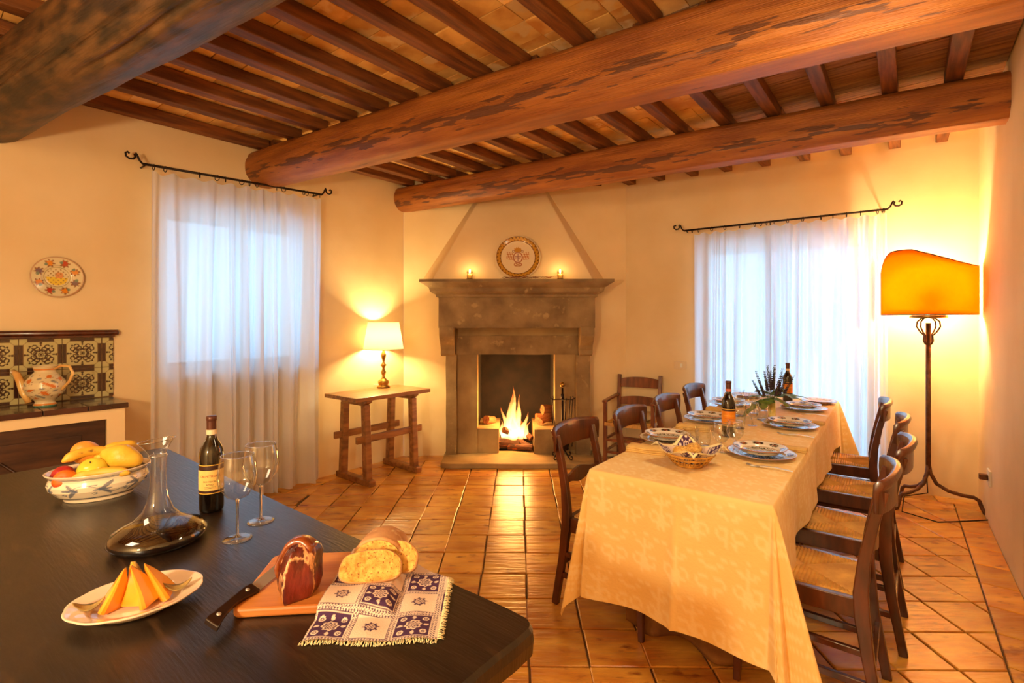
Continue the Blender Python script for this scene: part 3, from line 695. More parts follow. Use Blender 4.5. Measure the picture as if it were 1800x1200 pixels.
# ---------------------------------------------------------------- floor lamp in the right corner
t = thing('floor_lamp', 'tall wrought iron floor lamp with shaped orange parchment shade in the right corner', 'lamp', (3.255, 3.87, 0))
m = MB(); m.tube([(0,0,.30), (0,0,1.44)], .017, 10); obj('pole', m, m_iron2, t)
for a, rr in ((math.radians(190), .33), (math.radians(-28), .38), (math.radians(118), .22)):
    c_, s2 = math.cos(a), math.sin(a); k = rr/.38; m = MB()
    m.tube([(x*c_*k, x*s2*k, z) for x, z in ((0,.36),(.012,.27),(.05,.19),(.12,.145),(.20,.125),(.27,.12),(.30,.10),(.315,.05),(.33,.012),(.375,.008))], .014, 8); obj('leg', m, m_iron2, t)
for k in range(4):
    a = k*PI/2+.3; c_, s2 = math.cos(a), math.sin(a); m = MB()
    m.tube([(x*c_, x*s2, z) for x, z in ((.02,1.27),(.035,1.30),(.03,1.34),(.06,1.37),(.085,1.41),(.08,1.45),(.05,1.475),(.02,1.48))], .006, 6); obj('scroll', m, m_iron2, t)
m = MB(); m.lathe([(0,1.478), (.115,1.478), (.12,1.485), (.115,1.50), (0,1.50)], 24); obj('collar', m, m_brass, t)
m_parch = cloth_mat('orange_parchment', L(232,140,14), (.86,.33,.008,1), .42, .0)
mod = math.atan2(3.87, 3.255)-PI/2
def shade(u, v):
    a = (u-.5)*math.radians(150); R = .318; x = R*math.sin(a)*.98; y = -R*math.cos(a)+.25
    top = 1.985+.035*math.cos((u-.27)*5.2)-.13*max(0, u-.38)**.9*(1.5-.6*u)
    if u < .2: top -= .13*((.2-u)/.2)**2
    z = 1.505+(top-1.505)*v
    return (x, y, z)
m = MB(); m.grid(60, 12, shade, M=Matrix.Rotation(mod+.02, 4, 'Z')); obj('lamp_shade', m, m_parch, t, solid=.004)
m = MB()
for v in (0, 1): m.tube([Matrix.Rotation(mod+.02, 3, 'Z') @ Vector(shade(i/40, v)) for i in range(41)], .005, 6)
for u in (0, 1): m.tube([Matrix.Rotation(mod+.02, 3, 'Z') @ Vector(shade(u, i/6)) for i in range(7)], .005, 6)
obj('shade_trim', m, m_iron2, t)
m = MB(); m.ball((.02, .03, 1.68), .035, 12, sz=1.3); m.lathe([(.015, 1.5), (.015, 1.64)], 10, Matrix.Translation((.02, .03, 0))); obj('bulb', m, emit('bulb_glow_strong', (1, .74, .36, 1), 25), t)
m = MB(); m.tube([(0,.02,.30), (-.03,-.03,.12), (-.22,-.04,.10), (-.30,-.12,.012), (-.20,-.32,.012), (.05,-.30,.012), (.20,-.28,.012), (.34,-.25,.10), (.42,-.30,.22), (.50,-.34,.315), (.525,-.36,.335)], .0045, 6); obj('cord', m, m_iron, t)
lamp('floor_lamp_light', 'POINT', (3.285, 3.92, 1.70), 125, (1.0, .76, .42), .05)
t = thing('wall_socket', 'white wall socket with brown plug low on the right wall', 'socket', (PR[0], PR[1], 0), angR)
m = MB(); m.box(.56, .68, -.012, 0, .29, .40); obj('plate', m, m_white, t, bevel=.003); m = MB(); m.box(.60, .64, -.06, -.012, .325, .365); obj('plug', m, m_iron2, t, bevel=.006)
t = thing('light_switch', 'small cream light switch on the wall left of the right curtains', 'switch', (PM[0], PM[1], 0), angBack)
m = MB(); m.box(.505, .63, -.010, 0, .96, 1.04); obj('plate', m, mat('cream_plastic', L(226,196,150), None, rough=.4), t, bevel=.003); m = MB(); m.box(.565, .59, -.016, -.010, .98, 1.02); obj('rocker', m, m_white, t, bevel=.002)

# ---------------------------------------------------------------- majolica-tiled counter on the left wall
def majolica(x, y, z):
    c = base(len(x), (188,176,120)); n = len(x); u = x/.098; v = z/.098; dk = (62,34,26)
    a, b = np.abs(u), np.abs(v); s, l = np.minimum(a, b), np.maximum(a, b)
    put(c, (l > .84) & (s < .62), dk); put(c, (l > .84) & (np.abs(s-.66) < .0), dk)
    put(c, (np.abs(l-.80) < .02) & (s < .66), (120,96,60)); put(c, (np.abs(s+l-1.46) < .03) & (l < .84), (120,96,60))
    r = np.hypot(u, v); put(c, r < .07, dk); put(c, (abs(r-.12) < .02), dk)
    for (cx, cy, rad, w) in ((.34, .17, .12, .035), (.50, .30, .11, .03), (.26, .10, .07, .025)):
        d = np.hypot(l-cx, s-cy); put(c, (np.abs(d-rad) < w) & ((l > cx) | (s < cy)), dk)
    put(c, np.hypot((l-.62)*1.0, s*1.4) < .07, dk); put(c, (s < .10-.12*np.abs(l-.30)/.2) & (l > .16) & (l < .46) & (s > .02), dk)
    dd = np.abs(a-b); q = (a+b)/2; put(c, (dd < .09*np.sin(np.clip((q-.12)/.34, 0, 1)*PI)) & (q < .46), dk); put(c, np.hypot(a-.52, b-.52) < .06, dk)
    put(c, (l > .70) & (l < .78) & (s < .06), dk)
    return c
def tile_mesh():
    m = MB(); N_ = 64
    m.grid(N_, N_, lambda i, j: ((i-.5)*.196, 0, (j-.5)*.196), False); e = .098
    m.add([(-e,0,-e),(e,0,-e),(e,0,e),(-e,0,e),(-e,.012,-e),(e,.012,-e),(e,.012,e),(-e,.012,e)], [(0,4,5,1),(1,5,6,2),(2,6,7,3),(3,7,4,0)])
    me = m.mesh('majolica_tile'); paint(me, majolica); return me
tm = tile_mesh(); m_maj = mat_painted('majolica_glaze', .12, .8, bump=.002, bscale=18); tm.materials.append(m_maj)
t = thing('tiled_counter', 'plastered kitchen counter with patterned majolica splashback on the left wall', 'counter', (PL[0], PL[1], 0), angA)
XR = -2.52
for r in range(2):
    for k in range(5):
        x = -2.577-.1-.2*k; obj('wall_tile', tm, None, t, (x, -.014, .94+.102+.2*r), (rnd.gauss(0,.01), 0, rnd.gauss(0,.012)))
    # the cut tile at the right end
    bmh = tm.copy(); keep = MB(); nn = 64; cut = 20
    vs = [(-.098+i/(nn-1)*.196, 0, (j/(nn-1)-.5)*.196) for j in range(nn) for i in range(cut)]
    keep.add(vs, [(j*cut+i, j*cut+i+1, (j+1)*cut+i+1, (j+1)*cut+i) for j in range(nn-1) for i in range(cut-1)])
    me = keep.mesh('cut_tile'); paint(me, majolica); me.materials.append(m_maj)
    obj('wall_tile', me, None, t, (-2.475, -.013, .94+.102+.2*r))
m = MB(); m.box(-3.65, XR+.004, -.010, 0, .93, 1.35); obj('backing', m, m_grout, t)
m_brownglaze = mat('brown_glazed_tile', L(88,54,40), L(56,32,24), rough=.25, scale=6, coat=.5, rand=.2, bump=.001)
m = MB(); m.tube([(-3.65, -.022, 1.375), (XR+.015, -.022, 1.375), (XR+.03, -.022, 1.375)], .02, 10); m.box(-3.65, XR+.01, -.03, 0, 1.345, 1.365); obj('rail', m, m_walnut, t)
for k in range(6):
    x1 = XR-.002-.2*k
    for q in range(2):
        m = MB(); m.box(x1-.197, x1, -.405+.2*q, -.405+.2*q+.197, .905, .938); obj('ledge_tile', m, m_brownglaze, t, bevel=.004)
m = MB(); m.box(-2.628, -2.538, -.39, 0, 0, .905); m.box(-3.65, -2.628, -.39, 0, .845, .905); m.box(-3.65, -2.628, -.30, 0, 0, .845); obj('plaster_body', m, m_plaster, t)
m = MB(); m.box(-3.55, -2.630, -.365, -.31, .02, .843); d_ = obj('door', m, m_cupboard, t, bevel=.003)
m = MB(); m.box(-3.40, -2.745, -.375, -.365, .12, .765); obj('panel', m, m_cupboard, d_, bevel=.006)
m = MB(); cx, cz = -3.09, .45
for (p, q) in (((cx-.2, cz), (cx, cz+.22)), ((cx, cz+.22), (cx+.2, cz)), ((cx+.2, cz), (cx, cz-.22)), ((cx, cz-.22), (cx-.2, cz))):
    m.tube([(p[0], -.378, p[1]), (q[0], -.378, q[1])], .007, 4)
obj('diamond_moulding', m, m_cupboard, d_)

def jug_fn(x, y, z):
    c = base(len(x), (226,206,160)); th = np.arctan2(y, x)
    put(c, z < .012, (96,140,110)); put(c, (abs(z-.016) < .004) | (abs(z-.225) < .005), (214,130,50))
    body = (z > .05) & (z < .19)
    f = np.sin(th*7+np.sin(z*90)*1.3)+np.sin(z*120+th*3); put(c, body & (f > 1.15), (214,120,50)); put(c, body & (f < -1.5), (120,120,120), .8); put(c, body & (np.abs(f-.55) < .07), (150,90,60))
    return c
t = thing('jug', 'painted ceramic jug with long spout and looped handle on the counter ledge', 'jug', (-2.83, 3.0, .938), .0)
m = MB(); m.lathe(dense([(.001,0),(.052,0),(.055,.012),(.045,.025),(.05,.04),(.085,.075),(.10,.115),(.095,.15),(.065,.19),(.048,.21),(.055,.235),(.062,.245),(.056,.247),(.045,.215),(.001,.20)], .004), 90)
me = m.mesh('body'); paint(me, jug_fn); me.materials.append(m_ceramic); obj('body', me, None, t)
m_jug2 = mat('orange_glazed_cream', L(232,196,120), L(214,140,60), rough=.15, scale=8, coat=.6)
m = MB(); m.tube([(-.04,-.06,.03), (-.075,-.06,.09), (-.095,-.055,.15), (-.12,-.05,.195), (-.15,-.045,.215)], lambda u: .014+.006*math.sin(u*PI), 12, Matrix.Identity(4)); obj('spout', m, m_jug2, t)
m = MB(); m.tube([(.05,.01,.225), (.09,.01,.245), (.14,.01,.24), (.16,.01,.20), (.14,.01,.15), (.10,.01,.11), (.085,.01,.095)], .008, 8); obj('handle', m, m_jug2, t)

def fruit_plate(x, y, z):
    c = base(len(x), (224,206,160)); r = np.hypot(x, y); th = np.arctan2(y, x); R = .13
    put(c, r > R*.95, (200,160,120)); put(c, abs(r-R*.48) < .002, (150,130,70))
    cols = [(226,140,40), (190,70,40), (226,140,40), (120,90,100), (226,140,40), (190,70,40), (226,140,40), (130,100,100)]
    for k, cc in enumerate(cols):
        a = PI/4*k+.4; dx, dy = x-math.cos(a)*R*.72, y-math.sin(a)*R*.72; d = np.hypot(dx, dy); an = np.arctan2(dy, dx)
        put(c, d < .021+.006*np.sin(an*7+k), (150,96,50)); put(c, d < .015+.002*np.sin(an*5), cc)
        put(c, (np.hypot(dx-.018*math.cos(a+1.6), dy-.018*math.sin(a+1.6)) < .009), (120,134,110))
    put(c, (r < R*.40) & (y < 0), (232,196,60)); put(c, (np.hypot(x-.01, y-.012) < .02), (222,150,90)); put(c, (r < R*.42) & (np.sin(x*260)*np.sin(y*230) > .55), (160,120,60))
    return c
o = obj('plate', plate_mesh('wall_plate', .13, .022, .42, fruit_plate, 110, step=.003), None, None, (0,0,0))
q = Vector((PL[0]-A.x*2.80, PL[1]-A.y*2.80, 1.735)); o.location = q+Vector((.78, -.6257, 0))*.004; o.rotation_euler = (PI/2, 0, angA)
tag(o, 'round majolica plate painted with fruit hanging on the left wall', 'plate')
# ---------------------------------------------------------------- dining chairs (local: -y is the front, x across)
def bar(mb, pts, w, d, M=None):
    """a bar of rectangular section through side-view points (x, y, z): w across x, d along the path normal"""
    rings = []
    for i, p in enumerate(pts):
        p = Vector(p); t = (Vector(pts[min(i+1, len(pts)-1)])-Vector(pts[max(i-1, 0)])).normalized(); nrm = Vector((0, -t.z, t.y))
        ww = w(i/(len(pts)-1)) if callable(w) else w; dd = d(i/(len(pts)-1)) if callable(d) else d
        rings.append([p+Vector((ww/2, 0, 0))+nrm*dd/2, p+Vector((-ww/2, 0, 0))+nrm*dd/2, p+Vector((-ww/2, 0, 0))-nrm*dd/2, p+Vector((ww/2, 0, 0))-nrm*dd/2])
    return mb.loft(rings, True, False, True, M)
def rush_seat(x0f, x0b, yf, yb, z, th_=.022):
    """cord-wound rush: four triangles, every cord a ridge"""
    m = MB(); nc = 26; c = ((0, (yf+yb)/2))
    cor = [(-x0f, yf), (x0f, yf), (x0b, yb), (-x0b, yb)]
    for s in range(4):
        a, b = Vector(cor[s]), Vector(cor[(s+1) % 4]); ce = Vector(c)
        # cords run towards the side rail a-b, perpendicular to it, bunched from the centre
        for k in range(nc):
            u0, u1 = k/nc, (k+1)/nc; um = (u0+u1)/2
            def inner_pt(u):
                e = a+(b-a)*u; w = 1-abs(2*u-1); return e+(ce-(a+b)/2)*w
            e0, e1, em = a+(b-a)*u0, a+(b-a)*u1, a+(b-a)*um
            i0, i1, im = inner_pt(u0), inner_pt(u1), inner_pt(um)
            zc_ = lambda w: z-.006*w
            w0, w1, wm = 1-abs(2*u0-1), 1-abs(2*u1-1), 1-abs(2*um-1); h = .0055
            out = ((a+b)/2-ce).normalized()*.006
            vs = [(e0.x+out.x, e0.y+out.y, z-th_), (em.x+out.x*1.4, em.y+out.y*1.4, z-th_), (e1.x+out.x, e1.y+out.y, z-th_),
                  (e0.x, e0.y, z-h), (em.x, em.y, z), (e1.x, e1.y, z-h),
                  (i0.x, i0.y, zc_(w0)-h), (im.x, im.y, zc_(wm)), (i1.x, i1.y, zc_(w1)-h)]
            m.add(vs, [(0,1,4,3),(1,2,5,4),(3,4,7,6),(4,5,8,7)])
    return m
def make_chair(label, group):
    t = thing('dining_chair', label, 'chair', (0,0,0), 0, group)
    for s in (-1, 1):
        m = MB(); pts = [(s*.185, .262, 0), (s*.185, .245, .10), (s*.182, .218, .25), (s*.18, .200, .40), (s*.18, .196, .48), (s*.18, .206, .60), (s*.18, .232, .74), (s*.18, .262, .86)]
        bar(m, pts, .030, lambda u: .034+.016*math.exp(-((u-.5)/.2)**2)); obj('rear_leg', m, m_walnut, t, bevel=.004)
        m = MB(); bar(m, [(s*.20, -.215, 0), (s*.197, -.205, .22), (s*.195, -.20, .43)], lambda u: .026+.014*u, lambda u: .026+.014*u); obj('front_leg', m, m_walnut, t, bevel=.004)
    # curved crest rail with a scrolled top edge
    m = MB(); rings = []
    for i in range(17):
        u = i/16*2-1; x = u*.222; y = .255+.035*(1-u*u)-.012*abs(u)**6; hh = .058+.008*(1-u*u); zc0 = .862-.010*u*u
        rings.append([(x, y-.009, zc0-hh*1.15), (x, y-.012, zc0), (x, y-.010, zc0+hh*.60), (x, y+.002, zc0+hh*.84), (x, y+.016, zc0+hh*.80), (x, y+.022, zc0+hh*.58), (x, y+.017, zc0+hh*.36), (x, y+.007, zc0+.010), (x, y+.006, zc0-hh*1.15)])
    m.loft(rings, True, True); obj('crest_rail', m, m_walnut, t, bevel=.002)
    m = MB(); rings = []
    for i in range(13):
        u = i/12*2-1; x = u*.168; y = .212+.020*(1-u*u); h = .020+.016*math.cos(u*PI/2)**2+.006*math.cos(u*PI*1.5)
        rings.append([(x, y-.009, .635-h), (x, y-.009, .64+h*.8), (x, y+.009, .64+h*.8), (x, y+.009, .635-h)])
    m.loft(rings, True, False); obj('back_slat', m, m_walnut, t, bevel=.002)
    m = MB(); m.box(-.195, .195, -.222, -.188, .385, .455); m.box(-.175, .175, .178, .208, .385, .455)
    for s in (-1, 1):
        a, b = s*.205, s*.182; w = -s*.028
        m.add([(a,-.205,.385),(a+w,-.205,.385),(b+w,.20,.385),(b,.20,.385),(a,-.205,.455),(a+w,-.205,.455),(b+w,.20,.455),(b,.20,.455)], [(0,3,2,1),(4,5,6,7),(0,1,5,4),(1,2,6,5),(2,3,7,6),(3,0,4,7)] if s < 0 else [(0,1,2,3),(7,6,5,4),(4,5,1,0),(5,6,2,1),(6,7,3,2),(7,4,0,3)])
    sf = obj('seat_frame', m, m_walnut, t, bevel=.003); sf['kind'] = 'stuff'; del sf['kind']
    obj('rush_seat', rush_seat(.168, .150, -.178, .172, .462), m_rush, t)
    for s in (-1, 1):
        m = MB(); bar(m, [(s*.192, -.205, .16), (s*.186, .02, .16), (s*.183, .232, .16)], .018, .026); obj('stretcher', m, m_walnut, t, bevel=.003)
        m = MB(); bar(m, [(s*.192, -.205, .27), (s*.186, .02, .27), (s*.183, .215, .27)], .018, .024); obj('stretcher', m, m_walnut, t, bevel=.003)
    m = MB(); m.box(-.185, .185, .222, .240, .20, .228); obj('stretcher', m, m_walnut, t, bevel=.003)
    return t
th_l = angA; th_r = angA+PI
left_c = [((.545, 2.535), 0, 'walnut dining chair nearest the camera on the fireplace side of the laid table'),
          ((.942, 2.955), .02, 'second walnut dining chair from the camera along the fireplace side of the table'),
          ((1.335, 3.475), .0, 'third walnut dining chair from the camera along the fireplace side of the table'),
          ((1.755, 4.085), -.03, 'walnut dining chair at the far end of the fireplace side, against the curtain')]
right_c = [((1.205, 2.03), 0, 'rush-seated walnut chair nearest the camera on the floor lamp side of the table'),
           ((1.61, 2.455), 0, 'rush-seated walnut chair second from the camera on the floor lamp side'),
           ((2.03, 3.01), .0, 'rush-seated walnut chair third from the camera on the floor lamp side'),
           ((2.38, 3.60), .06, 'rush-seated walnut chair farthest from the camera on the floor lamp side')]
chair0 = None
for lst, ang in ((left_c, th_l), (right_c, th_r)):
    for (p, da, lab) in lst:
        if chair0 is None:
            chair0 = make_chair(lab, 'walnut dining chairs around the laid table'); chair0.location = (p[0], p[1], 0); chair0.rotation_euler = (0, 0, ang+da)
        else: dup_thing(chair0, (p[0], p[1], 0), ang+da, lab)

# armchair against the wall
t = thing('armchair', 'brown ladder-back armchair with rush seat against the wall behind the dining chairs', 'chair', (1.235, 5.02, 0), math.radians(-28))
for s in (-1, 1):
    m = MB(); bar(m, [(s*.21, .20, 0), (s*.21, .195, .45), (s*.215, .25, .885)], .036, .034); obj('back_post', m, m_cherry, t, bevel=.004)
    m = MB(); bar(m, [(s*.235, -.20, 0), (s*.235, -.20, .64)], .036, .034); obj('front_post', m, m_cherry, t, bevel=.004)
    m = MB(); bar(m, [(s*.235, -.235, .655), (s*.235, -.10, .66), (s*.222, .215, .675)], .046, .022); obj('arm', m, m_cherry, t, bevel=.005)
    for z in (.16, .28):
        m = MB(); bar(m, [(s*.235, -.20, z), (s*.21, .20, z)], .02, .022); obj('stretcher', m, m_cherry, t)
for z, h in ((.79, .066), (.60, .056)):
    m = MB(); rings = []
    for i in range(11):
        u = i/10*2-1; y = .22+(z-.45)*.10+.012*(1-u*u); k = h*(.75+.35*(1-u*u)); rings.append([(u*.205, y-.008, z-h*.6), (u*.205, y-.008, z+k), (u*.205, y+.008, z+k), (u*.205, y+.008, z-h*.6)])
    m.loft(rings, True, False); obj('back_slat', m, m_cherry, t, bevel=.002)
for y, z in ((-.20, .14), (-.20, .26), (.20, .2)):
    m = MB(); m.box(-.22, .22, y-.011, y+.011, z, z+.024); obj('stretcher', m, m_cherry, t)
obj('rush_seat', rush_seat(.235, .21, -.225, .205, .45, .035), m_rush, t)
def cush(x, y, z):
    c = base(len(x), (206,176,104)); put(c, (np.sin(x*40+y*15) > .3) & (np.sin(y*55) > -.2), (120,124,60)); put(c, (np.abs(x-.03) < .05) & (y < .02), (222,190,90)); put(c, z < .018, (62,66,34)); return c
m = MB(); m.ball((0, 0, .035), .2, 32, sx=1, sy=.95, sz=.2, fn=None)
mm = MB()
rings = []
for k in range(13):
    ph = -PI/2+PI*k/12; rr = max(math.cos(ph), 0)**.35
    rings.append([(.19*rr*(abs(math.cos(a))**.4)*math.copysign(1, math.cos(a)), .18*rr*(abs(math.sin(a))**.4)*math.copysign(1, math.sin(a)), .035+.034*math.sin(ph)) for a in [2*PI*j/48+.01 for j in range(48)]])
mm.loft(rings); me = mm.mesh('cushion'); paint(me, cush); me.materials.append(m_weave)
tag(obj('cushion', me, None, None, (1.235, 5.02, .464), (0, 0, math.radians(-28))), 'green and cream patterned seat cushion lying on the armchair', 'cushion')

# ---------------------------------------------------------------- dining table (local: x across from left edge, y along, origin at the near right corner on the floor)
DT = (.948, 1.805); dta = math.atan2(2.513, 1.906)          # direction of the long side
TW, TL, TZ = .742, 2.99, .775
dt = thing('dining_table', 'long dark-legged dining table under the damask cloth', 'table', (DT[0], DT[1], 0), dta)
# local x = along the table, local y = towards the fireplace side
m = MB(); m.box(.015, TL-.015, .015, TW-.015, TZ-.035, TZ-.003); obj('tabletop', m, m_walnut, dt, bevel=.004)
m = MB(); m.box(.12, TL-.12, .07, TW-.07, TZ-.13, TZ-.035); obj('apron', m, m_walnut, dt)
for x in (.50, TL-.40):
    for y in (.13, TW-.13):
        l = MB(); bar(l, [(0, 0, 0), (0, 0, TZ-.04)], .065, .065, Matrix.Translation((x, y, 0))); obj('leg', l, m_walnut, dt, bevel=.006)
def sstep(a, b, x):  # works for falling ranges too
    t_ = min(1, max(0, (x-a)/(b-a))); return t_*t_*(3-2*t_)
def sheet(D_front, D_back, D_left, D_right, top, inset_=0.0, fl=.12, nn=26, seed=0, zmin=.02, folds=1.0):
    m = MB(); us = [-1+i/nn for i in range(nn)]+[i/64 for i in range(65)]+[1+(i+1)/nn for i in range(nn)]
    vs = [-1+i/nn for i in range(nn)]+[i/220 for i in range(221)]+[1+(i+1)/nn for i in range(nn)]
    rings = []
    for v in vs:         # v along the table (x), u across (y)
        row = []
        for u in us:
            x = min(1, max(0, v))*(TL-2*inset_)+inset_; y = min(1, max(0, u))*(TW-2*inset_)+inset_
            ov = (-v*D_front if v < 0 else (v-1)*D_back if v > 1 else 0)
            ou = (-u*D_right(x) if u < 0 else (u-1)*D_left(x) if u > 1 else 0)
            sv = -1 if v < 0 else 1; su = -1 if u < 0 else 1
            r = math.hypot(ov, ou)
            if r < 1e-6: row.append((x, y, top)); continue
            phi = math.atan2(ou, ov)            # 0: end side, pi/2: long side
            both = math.sin(2*phi)
            fold = (.030*both*r*(1+math.sin(phi*9+seed+su*2)) if both > .02 else 0)
            s_along = x if ou > ov else y
            f2 = folds*(.024*math.sin(s_along*7.5+seed)+.012*math.sin(s_along*17+seed*2))*min(1, r*1.8)*(1-both)
            out = .010*min(1, r*25)+fl*r*(1.6 if v < 0 and both < .5 else 1)+fold*3*folds+f2*(1-both)+(.12 if u < 0 else -.02)*both*r
            dx = math.cos(phi)*out*sv if ov > 0 else 0; dy = math.sin(phi)*out*su if ou > 0 else 0
            z = top-max(0, r-.010)*(.985-.06*both)
            if v < 0 and both < .5:
                dx += .016*math.exp(-abs(y-TW*.47)/.012)*min(1, r*4)*sv*-1*-1+.010*noise.noise((y*6, r*5, 3))*min(1, r*4)
            row.append((x+dx, y+dy, max(z, zmin)))
        rings.append(row)
    m.loft(rings, False, True, False); return m
def damask(x, y, z):
    c = base(len(x), (240,200,124)); g = (250,224,164)
    X = x*1.0; Y = y*1.0
    hang = np.where(x < 0, TZ-z, 0)
    xx = np.where(x < .0, -hang, x); yy = np.where(y < 0, -(TZ-z), np.where(y > TW, TW+(TZ-z), y))
    px, py = .135, .19
    row = np.floor(xx/py); u = (yy/px+row*.5) % 1-.5; v = (xx/py) % 1-.5
    U = np.abs(u)*1.7; V = v*2.4
    f = (np.hypot((U-.30)*1.0, (V-.35-.5*(U-.3))*2.6) < .26)
    f |= (np.abs(np.hypot(U-.38, V+.45)-.25) < .06) & (V < .1)
    f |= (np.hypot(U*1.6, V-.75) < .24) & (np.sin(np.arctan2(V-.75, U)*7) > -.4)
    f |= (U < .05) & (V > -.9) & (V < .6)
    f |= (np.hypot(U-.62, V-.75) < .14)
    f |= (np.hypot((U-.18)*2.2, V+.85) < .22)
    blot = (np.sin(xx*9+1)+np.sin(yy*11+xx*5)+np.sin(xx*23+yy*17)*.6)*.12
    gg = np.array(L(*g)[:3]); k_ = (np.where(f, .6, .0)+np.clip(blot, 0, .3))[:, None]; c = c*(1-k_)+gg*k_
    return c
sh_m = sheet(.565, .50, lambda x: .42, lambda x: .57-.27*sstep(.10, .45, x)+.2*sstep(TL-.4, TL, x), TZ+.004, 0, .06, 44, .9)
me = sh_m.mesh('tablecloth'); paint(me, damask); me.materials.append(m_cloth)
o = obj('tablecloth', me, None, None, (DT[0], DT[1], 0), (0, 0, dta)); tag(o, 'cream and gold damask tablecloth draped to near the floor over the dining table', 'tablecloth')
m = MB()
m.grid(60, 30, lambda u, v: (.17+.02*math.sin(u*14+v)+.02*v, TW-.08-(TW-.16)*u, .60-(.575+.018*math.sin(u*11))*v), True)
o = obj('undercloth', m, m_under, None, (DT[0], DT[1], 0), (0, 0, dta), solid=.002); tag(o, 'brown patterned undercloth hanging close to the floor beneath the damask tablecloth', 'undercloth')

# ---- table settings
Z = TZ+.0055
def dplate_fn(x, y, z):
    c = base(len(x), (226,214,196)); r = np.hypot(x, y); th = np.arctan2(y, x); R = r.max(); u = r/R
    put(c, u > .965, (176,106,50)); put(c, np.abs(u-.66) < .008, (170,120,70))
    rim = (u > .70) & (u < .94)
    a = (th*4/PI) % 1; k = np.floor(th*4/PI) % 2
    d = np.hypot((a-.5)*1.3, (u-.82)*4.2); put(c, rim & (d < .42) & (np.sin(th*60)*np.sin(u*60) > -.1), (56,70,40)); put(c, rim & (d < .17), (150,72,40)); put(c, rim & (np.abs(d-.30) < .07), (72,44,44))
    well = u < .62
    fx, fy = x/R, y/R
    leaf = np.sin(fx*34+np.sin(fy*20))*np.sin(fy*31+np.cos(fx*16)*1.5)
    put(c, well & (leaf > .05), (52,66,26)); put(c, well & (leaf < -.45), (58,28,22)); put(c, well & (np.hypot(fx, fy) < .13), (160,80,50))
    for q in range(5):
        aa = q*2*PI/5+.3; put(c, np.hypot(fx-.42*math.cos(aa), fy-.42*math.sin(aa)) < .09, (64,58,50)); put(c, np.hypot(fx-.42*math.cos(aa), fy-.42*math.sin(aa)) < .035, (196,150,90))
    return c
big_me = plate_mesh('dinner_plate', .157, .022, .30, dplate_fn, 96, step=.0035); soup_me = plate_mesh('soup_plate', .124, .034, .30, dplate_fn, 90, step=.0035)
def pink_fn(x, y, z):
    c = base(len(x), (232,196,170)); r = np.hypot(x, y); u = r/r.max(); th = np.arctan2(y, x); put(c, u > .96, (190,120,80)); put(c, (u < .6) & (np.sin(x*90)*np.sin(y*80) > .4), (200,140,120)); put(c, (u > .7) & (u < .9) & (np.sin(th*12) > .6), (176,140,120)); return c
pink_me = plate_mesh('pink_plate', .125, .02, .3, pink_fn, 80, step=.004)
settings = [((1.245, 2.475), 'nearest the camera on the lamp side', 'just right of the bread basket'),
            ((1.765, 3.14), 'second from the camera on the lamp side', ''),
            ((2.215, 3.76), 'third from the camera on the lamp side, right of the vase', ''),
            ((.875, 2.775), 'nearest the camera on the fireplace side, behind the bread basket', ''),
            ((1.32, 3.34), 'second from the camera on the fireplace side, left of the bottle', ''),
            ((1.745, 3.98), 'third from the camera on the fireplace side', '')]
for i, (p, lab, _) in enumerate(settings):
    o = obj('dinner_plate', big_me, None, None, (p[0], p[1], Z), (0, 0, i*.7)); tag(o, 'wide floral dinner plate '+lab, 'plate', 'floral dinner plates on the table')
    o = obj('soup_plate', soup_me, None, None, (p[0]-.004, p[1]+.004, Z+.0135), (0, 0, i*1.1)); tag(o, 'deep floral soup plate on the dinner plate '+lab.replace(', right of the vase', '').replace(', behind the bread basket', '').replace(', left of the bottle', ''), 'plate', 'floral soup plates on the table')
for p, lab in (((2.52, 4.06), 'pinkish painted plate at the far right corner of the dining table'), ((2.08, 4.38), 'pinkish painted plate at the far end of the dining table behind the jug')):
    o = obj('dinner_plate', pink_me, None, None, (p[0], p[1], Z)); tag(o, lab, 'plate', 'pink plates at the far end')
    o = obj('dinner_plate', pink_me, None, None, (p[0], p[1], Z+.009)); tag(o, lab.replace('pinkish', 'upper pinkish'), 'plate', 'pink plates at the far end')
def fork_mb():
    m = MB(); m.tube([(-.10, 0, .004), (-.03, 0, .010), (.02, 0, .007)], .0035, 4, sq=(1.3, .5)); m.tube([(.0,0,.008),(.03,0,.005)], .006, 4, sq=(1,.4)); 
    m.add([(.02,-.004,.0065),(.045,-.012,.003),(.045,.012,.003),(.02,.004,.0065),(.02,-.004,.005),(.045,-.012,.0015),(.045,.012,.0015),(.02,.004,.005)], [(0,1,2,3),(7,6,5,4),(0,4,5,1),(1,5,6,2),(2,6,7,3),(3,7,4,0)])
    for k in range(4):
        y = -.0105+.007*k; m.tube([(.045, y, .0025), (.068, y, .003), (.09, y, .009)], .0018, 4)
    return m.mesh('fork')
fk = fork_mb(); fk.materials.append(m_steel)
aF = -.66
for p, a, lab in (((1.165, 2.255), PI+aF, 'steel fork in front of the nearest plate on the lamp side'), ((1.655, 2.90), PI+aF, 'steel fork in front of the second plate on the lamp side'), ((2.14, 3.55), PI+aF, 'steel fork in front of the third plate on the lamp side')):
    o = obj('fork', fk, None, None, (p[0], p[1], Z), (0, 0, a)); tag(o, lab, 'fork', 'forks beside the plates')
